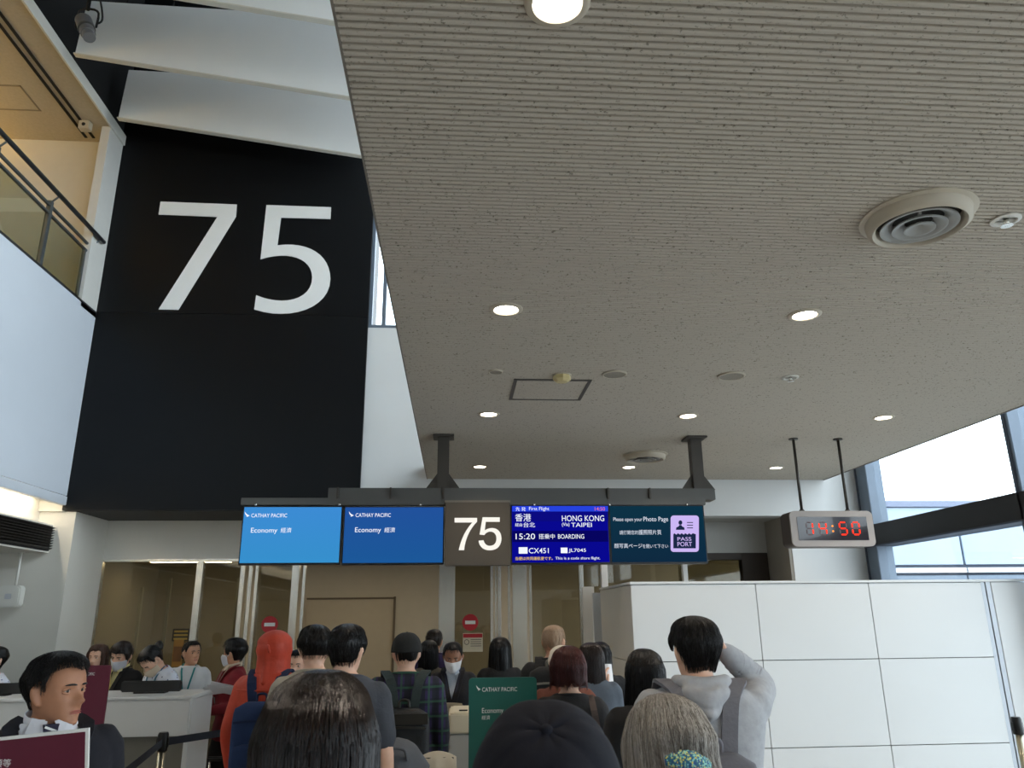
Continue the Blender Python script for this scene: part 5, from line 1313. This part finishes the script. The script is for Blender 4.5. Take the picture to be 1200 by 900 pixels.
# --- queue, from the left
c_or = cloth('orange_puffer', (196, 66, 40), var=0.10, bump=0.5, bscale=26, rough=0.6)
r = person('person in an orange padded jacket with the hood up', (323, 738), 5.3, face=-4, sex='m', head=(-6, 0, 0), skin='mid', top=c_or, inf=0.032, wide=0.98, arms=('down', 'bent'), bottom=(26, 28, 34), hat=0.025)
root, B, HS, T, sex, s = r
def hood(r, m, up=True):
    root, B, HS, T, sex, s = r
    vs = []; fs = []; n, nz = 48, 26
    for j in range(nz + 1):
        u = j / nz; z = -0.075 + 0.335 * (1 - (1 - u) ** 1.5)
        for k in range(n + 1):
            th = 0.95 + (2 * PI - 1.9) * k / n
            zz = max(0.09, min(z, 0.19)); R_ = headR(th, zz, 0.032 + 0.02 * sstep(0.05, -0.07, z))
            if z > 0.17:
                q = (z - 0.17) / 0.0901; R_ = headR(th, 0.17, 0.032) * math.sqrt(max(0.0004, 1 - min(1, q) ** 2))
            R_ *= 1 + 0.025 * math.sin(z * 95 + 2 * th) * 0.5 + 0.02 * noise.noise((th * 2, z * 20, 3))
            ridge = 0.014 * gs_(th - PI, 0.14) * sstep(0.24, 0.1, z)
            vs.append(((R_ + ridge) * math.sin(th), (R_ + ridge) * math.cos(th), z))
    for j in range(nz):
        for k in range(n): fs.append((j * (n + 1) + k, j * (n + 1) + k + 1, (j + 1) * (n + 1) + k + 1, (j + 1) * (n + 1) + k))
    o = T(MB().add(vs, fs), HS).build('hood', m, root, smooth=True)
    md = o.modifiers.new('t', 'SOLIDIFY'); md.thickness = 0.012; md.offset = 1
    return o
hood(r, c_or)
T(MB().tube([(0.015, -0.15, 0.165), (0.022, -0.158, 0.15), (0.028, -0.152, 0.128)], 0.009, 8, sub=2), HS).build('hood_toggle', c_or, root, smooth=True)
for i in range(7):   # quilting ridges of the puffer sleeves and body
    z = 1.36 - i * 0.075
    w_, d_, y_ = ring('m', z, 0.034, 0.98)
    T(MB().tube([(w_ * math.sin(a), y_ + d_ * math.cos(a), z) for a in [2 * PI * k / 28 for k in range(29)]], 0.010, 6, cap=False), B).build('quilting_seam', c_or, root, smooth=True)
c_nav = cloth('backpack_navy', (30, 52, 92), bump=0.1)
backpack(r, 'navy blue backpack worn over the orange jacket', c_nav, cloth('backpack_navy_dark', (22, 40, 76)), w=0.155, h=0.46, ztop=1.30)
r = person('smiling woman with dark hair facing out beside the orange hood', (350, 759.5), 6.2, face=176, sex='f', skin='light', top=c_black, hairstyle=dict(thick=0.012, front=0.188, side=0.10, nape=0.05), hairmat=H_BLACK, facial=1, strands=150, voxel=0.008)
r = person('man with thick black hair and bare neck behind another man', (371, 731.5), 4.75, face=6, sex='m', head=(12, 0, 0), skin='light', top=cloth('tee_beige', (176, 166, 150)), sleeve='short', hairstyle=dict(thick=0.02, front=0.18, side=0.10, nape=0.075), hairmat=H_BLACK, strands=700)
r = person('man with cropped black hair in a dark grey tee shirt', (407, 729), 4.15, face=-10, sex='m', head=(-6, 0, 0), skin='light', top=cloth('tee_charcoal', (62, 66, 74)), sleeve='short', arms=('down', 'down'), hairstyle=dict(thick=0.013, front=0.188, side=0.10, nape=0.05), hairmat=H_BLACK, strands=900, wide=1.04)
r0 = r
r = person('man in a black cap and green plaid shirt', (477, 741.5), 5.2, face=2, sex='m', skin='light', top=plaid_mat(), hairstyle=dict(thick=0.004, front=0.19, side=0.11, nape=0.06), hairmat=H_BLACK, strands=60, wide=1.06, hat=0.014)
def cap(r, m, button=True, brim=True, zb=0.128, seams=6):
    root, B, HS, T, sex, s = r
    vs = []; fs = []; n, nz = 60, 20; th0 = 0.016
    for j in range(nz + 1):
        u = j / nz; ang = u * PI / 2
        for k in range(n):
            th = 2 * PI * k / n; R_ = headR(th, 0.15, th0 + 0.004)
            r_ = R_ * math.cos(ang) ** 0.72; z = zb + (0.247 - zb) * math.sin(ang)
            cr_ = 0.0035 * abs(math.sin(seams / 2 * th)) ** 0.5
            r_ += (cr_ - 0.002) * math.sin(ang * 0.9 + 0.6); r_ = max(r_, 0.002)
            vs.append((r_ * math.sin(th), r_ * math.cos(th) - 0.004, z + 0.003 * noise.noise((th * 2, u * 4, 1))))
    for j in range(nz):
        for k in range(n): k2 = (k + 1) % n; fs.append((j * n + k, j * n + k2, (j + 1) * n + k2, (j + 1) * n + k))
    fs.append(tuple(nz * n + k for k in range(n)))
    o = crown = T(MB().add(vs, fs), HS).build('cap_crown', m, root, smooth=True)
    md = o.modifiers.new('t', 'SOLIDIFY'); md.thickness = 0.004; md.offset = -1
    for q in range(seams):
        th = 2 * PI * q / seams; pts = []
        for i in range(12):
            ang = i / 11 * PI / 2 * 0.98; R_ = headR(th, 0.15, th0 + 0.0045); r_ = R_ * math.cos(ang) ** 0.72
            pts.append((r_ * math.sin(th), r_ * math.cos(th) - 0.004, zb + (0.247 - zb) * math.sin(ang)))
        T(MB().tube(pts, 0.0022, 5, cap=False), HS).build('seam', m, crown, smooth=True)
    if button: T(MB().lathe([(0.001, 0.256), (0.006, 0.2545), (0.009, 0.250), (0.009, 0.244)], 14, c=(0, -0.004, 0)), HS).build('button', m, crown, smooth=True)
    if brim:
        vs = []; fs = []
        for j in range(6):
            for k in range(17):
                a = -1.1 + 2.2 * k / 16; R0 = headR(a, 0.15, th0); ext = 0.075 * j / 5 * math.cos(a * 0.9)
                vs.append(((R0 + ext * 0.4) * math.sin(a), (R0) * math.cos(a) + ext, zb + 0.006 - 0.014 * (j / 5) - 0.02 * (math.sin(a)) ** 2 * j / 5))
        for j in range(5):
            for k in range(16): fs.append((j * 17 + k, j * 17 + k + 1, (j + 1) * 17 + k + 1, (j + 1) * 17 + k))
        o = T(MB().add(vs, fs), HS).build('brim', m, root, smooth=True); md = o.modifiers.new('t', 'SOLIDIFY'); md.thickness = 0.004
cap(r, cloth('cap_black', (20, 22, 22), bump=0.1))
backpack(r, 'black backpack with a shiny flap over the plaid shirt', cloth('backpack_black', (22, 26, 30), rough=0.6), mat('flap_gloss', (46, 44, 38), 0.3, var=0.2), w=0.16, h=0.50, d=0.07, ztop=1.27, strap=cloth('strap_green_grey', (46, 58, 58)), flap=True, sx=0.13)
r = person('woman with long dark hair beside the plaid shirt', (503, 749), 7.3, face=0, sex='f', skin='light', top=cloth('top_olive', (70, 66, 58)), hairstyle=LONG, hairmat=H_BLACK, strands=200)
r = person('man in a purple top walking through the open door', (509, 736), 8.2, face=0, sex='m', skin='mid', top=cloth('top_purple', (50, 38, 78)), hairstyle=CROP, hairmat=H_DARK, strands=120, voxel=0.016)
r = person('gate agent in a dark suit and white mask reading papers', (531, 751), 6.65, face=176, sex='f', head=(0, -16, 0), skin='deep', top=cloth('suit_black', (24, 24, 30), var=0.06), vee=(1.18, 0.26), shirt=cloth('shirt_pale_blue', (180, 190, 204), var=0.02), arms=('bent', 'bent'), hairstyle=UPDO, hairmat=H_BLACK, facial=1, mask=mat('mask_bright', (232, 232, 234), 0.8, var=0.01), strands=160, voxel=0.008)
lanyard(r, cloth('lanyard_dark', (40, 44, 60)), 1.1, False)
held(r, 'document', 'cream document in the hands of the masked gate agent', 'document', mat('paper_cream', (210, 200, 176), 0.8, var=0.02), (0.0, 0.30, 1.14), 0.22, 0.17, rx=0.9, parts=2)
r = person('woman with long black hair in dark clothes at the door glass', (586, 746), 7.0, face=4, sex='f', skin='light', top=c_black, hairstyle=dict(len=0.22, thick=0.02, flare=0.03, open=1.2, spread=1.05), hairmat=H_BLACK, strands=220)
r = person('balding man with a black backpack at the doors', (648, 732), 5.9, face=-14, sex='m', head=(-14, 0, 0), skin='mid', top=cloth('jacket_black', (26, 27, 28)), hairstyle=dict(thick=0.004, front=0.215, side=0.10, nape=0.06), hairmat=H_SHAVE, strands=500, sw=0.0009, hat=0.006)
T = r[3]; HS = r[2]
for q in (-1, 1): T(MB().tube([(q * 0.088, -0.02, 0.118), (q * 0.084, 0.04, 0.122), (q * 0.07, 0.085, 0.122)], 0.0028, 6), HS).build('glasses_arm', c_black, r[0])
backpack(r, 'black backpack with piping worn by the balding man', cloth('backpack_coal', (30, 31, 32)), mat('piping_silver', (120, 116, 106), 0.5, var=0.1), w=0.15, h=0.44, d=0.085, ztop=1.42, strap=c_black)
r = person('woman with a red brown bob and bare nape in a black top', (666, 757), 4.35, face=-4, sex='f', skin='light', top=cloth('top_black_knit', (24, 24, 26)), hairstyle=dict(len=-0.045, thick=0.024, flare=0.006, open=1.1, spread=1.06, backcut=0.0), hairmat=H_RED, strands=1400, sw=0.0012)
root, B, HS, T, sex, s = r
t = thing('shoulder_bag', 'dark shoulder bag with a brown strap beside the bob haired woman', 'bag', root.location)
T(MB().ribbon([(0.21, -0.12, 1.02), (0.15, tfront('f', .13, 1.25, 0.03, back=True), 1.25), (0.125, tfront('f', .12, 1.36, 0.03, back=True), 1.38), (0.115, -0.02, 1.45), (0.12, tfront('f', .12, 1.36, .03), 1.36), (0.16, tfront('f', .13, 1.2, .03), 1.2), (0.22, 0.02, 1.02)], 0.035, 0.006, side=(1, 0, 0), sub=4), B).build('strap', cloth('strap_brown', (78, 66, 60)), t)
T(MB().cbox((0.195, -0.16, 0.72), (0.30, 0.14, 1.04), 0.03), B).build('bag_body', cloth('bag_dark', (30, 32, 42)), t, smooth=True)
T(MB().ribbon([(0.247, -0.165, 0.74), (0.247, -0.168, 0.9), (0.247, -0.165, 1.02)], 0.01, 0.006, sub=2), B).build('zip', mat('zip_metal', (160, 150, 136), 0.3, 0.8, var=0.1), t)
c_grb = cloth('jacket_slate', (74, 82, 92))
r = person('woman with straight dark hair in a slate jacket holding up a paper', (692, 752), 5.45, face=-8, sex='f', skin='light', top=c_grb, hairstyle=dict(len=0.11, thick=0.018, flare=0.012, open=1.2, spread=1.04), hairmat=H_DARK, strands=500, arms=('down', 'phone'), inf=0.024)
held(r, 'boarding_pass', 'white boarding pass held up beside the partition', 'boarding pass', M_PAPER, (0.135, 0.30, 1.46), 0.07, 0.17, rx=1.25, rz=0.2, parts=1)
r = person('person with a pale knitted hat behind the red brown bob', (659, 755), 4.95, face=0, sex='f', skin='light', top=cloth('coat_rust', (96, 50, 34)), hairstyle=dict(thick=0.016, front=0.165, side=0.07, nape=0.03), hairmat=hair_mat('hat_cream', (214, 202, 186), (226, 216, 202), 0.9), strands=60)
r = person('person with black hair beyond the slate jacket', (703, 751), 6.15, face=0, sex='f', skin='light', top=c_black, hairstyle=dict(len=0.06, thick=0.016, flare=0.01, open=1.2), hairmat=H_BLACK, strands=160)
r = person('woman with long straight black hair beside the hooded man', (755, 759), 3.75, face=2, sex='f', head=(0, 4, 0), skin='light', top=c_black, hairstyle=dict(len=0.40, thick=0.016, flare=0.026, open=1.2, spread=1.05), hairmat=H_BLACK, strands=1800, sw=0.0012)
c_hood = cloth('hoodie_grey', (158, 160, 164), var=0.08, vscale=40, bump=0.6, bscale=14)
r = person('man in a grey hoodie with one arm raised to his head', (813, 721), 3.2, face=-6, sex='m', head=(16, 0, 0), skin='light', top=c_hood, arms=('down', 'raise'), hairstyle=dict(thick=0.019, taper=0.30, front=0.185, side=0.128, nape=0.05, temple=(0.7, 1.2)), hairmat=H_BLACK, strands=2600, sw=0.0012, inf=0.026, wide=1.13, voxel=0.008)
root, B, HS, T, sex, s = r
# lying hood: a thick soft roll of cloth behind the neck that hangs to a point
hd = MB()
hd.tube([(-0.075, 0.05, 1.455), (-0.092, -0.03, 1.470), (-0.068, -0.085, 1.468), (0, -0.105, 1.462), (0.068, -0.085, 1.468), (0.092, -0.03, 1.470), (0.075, 0.05, 1.455)], [0.018, 0.026, 0.030, 0.031, 0.030, 0.026, 0.018], 14, sub=4)
hd.tube([(-0.06, -0.115, 1.435), (0, -0.14, 1.415), (0.06, -0.115, 1.435)], [0.034, 0.042, 0.034], 14, sub=4)
hd.tube([(-0.03, -0.13, 1.40), (0.0, -0.145, 1.37), (0.03, -0.13, 1.40)], [0.03, 0.034, 0.03], 14, sub=4)
for i, (z, w_) in enumerate(((1.462, .075), (1.425, .06), (1.39, .04))):
    hd.tube([(-w_, -0.095, z), (-w_ * .5, -0.150 - .004 * i, z - 0.018), (0, -0.164 - .004 * i, z - 0.026), (w_ * .5, -0.150 - .004 * i, z - 0.018), (w_, -0.095, z)], [0.006, 0.012, 0.014, 0.012, 0.006], 8, sub=3)
link('hood', remesh(T(hd, B), 0.006, 4), c_hood, root, smooth=True)
P = arm_pts('raise', 1, 'm', 1.13)
for i in range(5):   # sleeve creases at the bent elbow
    u = 0.35 + i * 0.13; c0 = P[1].lerp(P[2], u * 0.8); d = (P[2] - P[1]).normalized(); n1 = d.orthogonal().normalized(); n2 = d.cross(n1)
    T(MB().tube([c0 + n1 * (0.057 - .016 * u) * math.cos(a) + n2 * (0.057 - .016 * u) * math.sin(a) + d * 0.012 * math.sin(2 * a + i) for a in [2 * PI * k / 16 for k in range(17)]], 0.006, 6, cap=False), B).build('sleeve_crease', c_hood, root, smooth=True)
c_bp = cloth('backpack_grey', (92, 92, 98))
backpack(r, 'grey backpack with wide straps on the grey hoodie', c_bp, cloth('backpack_grey_dark', (112, 112, 120)), w=0.15, h=0.46, d=0.05, ztop=1.24, strap=cloth('strap_grey', (106, 106, 112)), sx=0.145)
# --- foreground heads
r = person('woman with long dark brown hair at the tail of the queue', (378, 783), 1.32, face=0, sex='f', wide=0.92, skin='light', top=cloth('fg_coat', (30, 30, 36)), hairstyle=dict(len=0.30, thick=0.018, flare=0.018, open=1.35, spread=1.05), hairmat=hair_mat('hair_fg_brown', (9, 8, 9), (40, 28, 25), 0.27), strands=5200, sw=0.0013, hs=1.0)
r = person('person in a navy blue cap at the tail of the queue', (640, 852), 0.97, face=-5, sex='m', head=(0, 38, 0), wide=0.92, skin='light', top=cloth('fg_jacket', (28, 32, 46)), hairstyle=dict(thick=0.005, front=0.19, side=0.10, nape=0.05), hairmat=H_BLACK, strands=120, hat=0.018)
cap(r, cloth('cap_navy', (12, 15, 27), spec=0.3, bump=0.08), zb=0.110)
r = person('older woman with loose grey hair and a purple coat', (776, 816), 1.80, face=-3, sex='f', lean=0.30, head=(0, -4, 0), skin='mid', top=cloth('coat_purple', (72, 26, 120)), inf=0.04, hairstyle=dict(len=0.01, thick=0.025, flare=0.004, open=1.25, spread=1.05, backcut=0.115, wave=0.0012, lock=0.007), hairmat=H_GREY, strands=5600, sw=0.0010)
root, B, HS, T, sex, s = r
T(MB().tube([(0.060 * math.sin(a), -0.025 + 0.080 * math.cos(a), 1.548 - 0.012 * math.cos(a)) for a in [2 * PI * i / 28 for i in range(29)]], 0.026, 10, cap=False), B).build('scarf', speckle_mat('scarf_bright', (36, 96, 120), [(214, 196, 60), (120, 190, 190), (40, 60, 130), (190, 200, 120), (150, 200, 170)], 260, 0.5), root, smooth=True)
T(MB().tube([(0.095 * math.sin(a), -0.035 + 0.108 * math.cos(a), 1.505 - 0.014 * math.cos(a)) for a in [2 * PI * i / 32 for i in range(33)]], 0.013, 8, cap=False), B).build('collar_trim', speckle_mat('collar_beads', (70, 40, 120), [(230, 220, 236), (220, 150, 160), (240, 240, 240)], 160, 0.4), root, smooth=True)
T(MB().tube([(0.110 * math.sin(a), -0.035 + 0.118 * math.cos(a), 1.475 - 0.02 * math.cos(a)) for a in [2 * PI * i / 32 for i in range(33)]], 0.030, 10, cap=False), B).build('coat_collar', MATS['cloth_coat_purple'], root, smooth=True)
T(MB().ribbon([(0.12, tfront('f', .12, 1.3, 0.04, back=True), 1.25), (0.11, -0.09, 1.44), (0.11, -0.02, 1.475), (0.115, 0.08, 1.40)], 0.05, 0.008, sub=4), B).build('strap', c_black, root)

# --- luggage in the queue
def suitcase(px, py, Z, label, m, w=0.36, d=0.24, h=0.55):
    p = at(px, py, Z=Z)
    t = thing('suitcase', label, 'suitcase', (p.x, p.y, 0))
    MB().cbox((-w / 2, -d / 2, 0.05), (w / 2, d / 2, 0.05 + h), 0.04).build('shell', m, t, smooth=False, angle=40)
    for q in (-1, 1):
        MB().tube([(q * 0.08, d / 2 - 0.03, 0.05 + h), (q * 0.08, d / 2 - 0.03, Z)], 0.008, 8, cap=False).build('handle_tube', M_STEEL, t, smooth=True)
        for e in (-1, 1): MB().lathe([(0.025, -0.012), (0.025, 0.012)], 14, c=(q * (w / 2 - 0.05), e * (d / 2 - 0.04), 0.025), axis='X').build('wheel', M_POSTB, t)
    MB().cbox((-0.10, d / 2 - 0.045, Z - 0.015), (0.10, d / 2 - 0.015, Z + 0.015), 0.008).build('grip', M_POSTB, t)
suitcase(256, 892, 0.86, 'black suitcase behind the person in orange', cloth('case_black', (30, 30, 32), rough=0.5))

# soft grey duffel on a trolley case, beige jacket over its handle
p = at(466, 864, Y=4.45)
t = thing('duffel_bag', 'rounded grey duffel bag stacked beside the plaid shirt', 'bag', (p.x, p.y, p.z - 0.29))
MB().tube([(-0.05, 0, 0.13), (0.0, 0, 0.15), (0.05, 0, 0.13)], [0.125, 0.14, 0.125], 24, sub=4, flat=1.0).build('bag', cloth('duffel_grey', (92, 96, 102)), t, smooth=True)
MB().tube([(-0.06, -0.12, 0.20), (-0.04, -0.13, 0.25), (0.04, -0.13, 0.25), (0.06, -0.12, 0.20)], 0.008, 8, sub=4).build('handle', MATS['cloth_duffel_grey'], t, smooth=True)
t = thing('suitcase', 'dark suitcase carrying the grey duffel bag', 'suitcase', (p.x, p.y, 0))
MB().cbox((-0.12, -0.11, 0.05), (0.12, 0.11, p.z - 0.285), 0.03).build('shell', MATS['cloth_case_black'], t, angle=40)
for q in (-1, 1):
    for e in (-1, 1): MB().lathe([(0.025, -0.012), (0.025, 0.012)], 14, c=(q * 0.09, e * 0.07, 0.025), axis='X').build('wheel', M_POSTB, t)
p = at(503, 862, Y=4.5)
t = thing('rolling_case', 'upright trolley case with a raised handle behind the agent desk', 'suitcase', (p.x, p.y, 0))
MB().cbox((-0.05, -0.11, 0.05), (0.16, 0.11, 0.62), 0.03).build('shell', MATS['cloth_case_black'], t, angle=40)
for q in (-1, 1):
    MB().tube([(0.05 + q * 0.06, 0.05, 0.62), (0.05 + q * 0.06, 0.05, 1.02)], 0.008, 8, cap=False).build('handle_tube', M_STEEL, t, smooth=True)
    for e in (-1, 1): MB().lathe([(0.025, -0.012), (0.025, 0.012)], 14, c=(0.055 + q * 0.07, e * 0.07, 0.025), axis='X').build('wheel', M_POSTB, t)
MB().cbox((-0.04, 0.035, 1.01), (0.14, 0.065, 1.04), 0.008).build('grip', M_POSTB, t)
vs = []; fs = []; nu, nv = 24, 16
for j in range(nv + 1):
    u = -1 + 2 * j / nv
    for i in range(nu + 1):
        x = -0.055 + 0.20 * i / nu; a = abs(u)
        y = 0.05 + math.copysign(min(a * 2.2, 1) * 0.035 + a * 0.012, u) + 0.010 * math.sin(i * 0.7) * a * math.copysign(1, u)
        vs.append((x * (1 + 0.12 * a), y, 1.062 - 0.03 * ((x - 0.045) / 0.1) ** 2 - max(0, a - 0.12) * 0.42))
for j in range(nv):
    for i in range(nu): fs.append((j * (nu + 1) + i, j * (nu + 1) + i + 1, (j + 1) * (nu + 1) + i + 1, (j + 1) * (nu + 1) + i))
jk = MB().add([(v[0] + p.x, v[1] + p.y, v[2]) for v in vs], fs).build('folded_jacket', cloth('jacket_beige', (206, 196, 176), var=0.05, bump=0.3, bscale=30), None, smooth=True)
md = jk.modifiers.new('t', 'SOLIDIFY'); md.thickness = 0.012
tag(jk, 'beige jacket folded over a trolley handle', 'jacket')
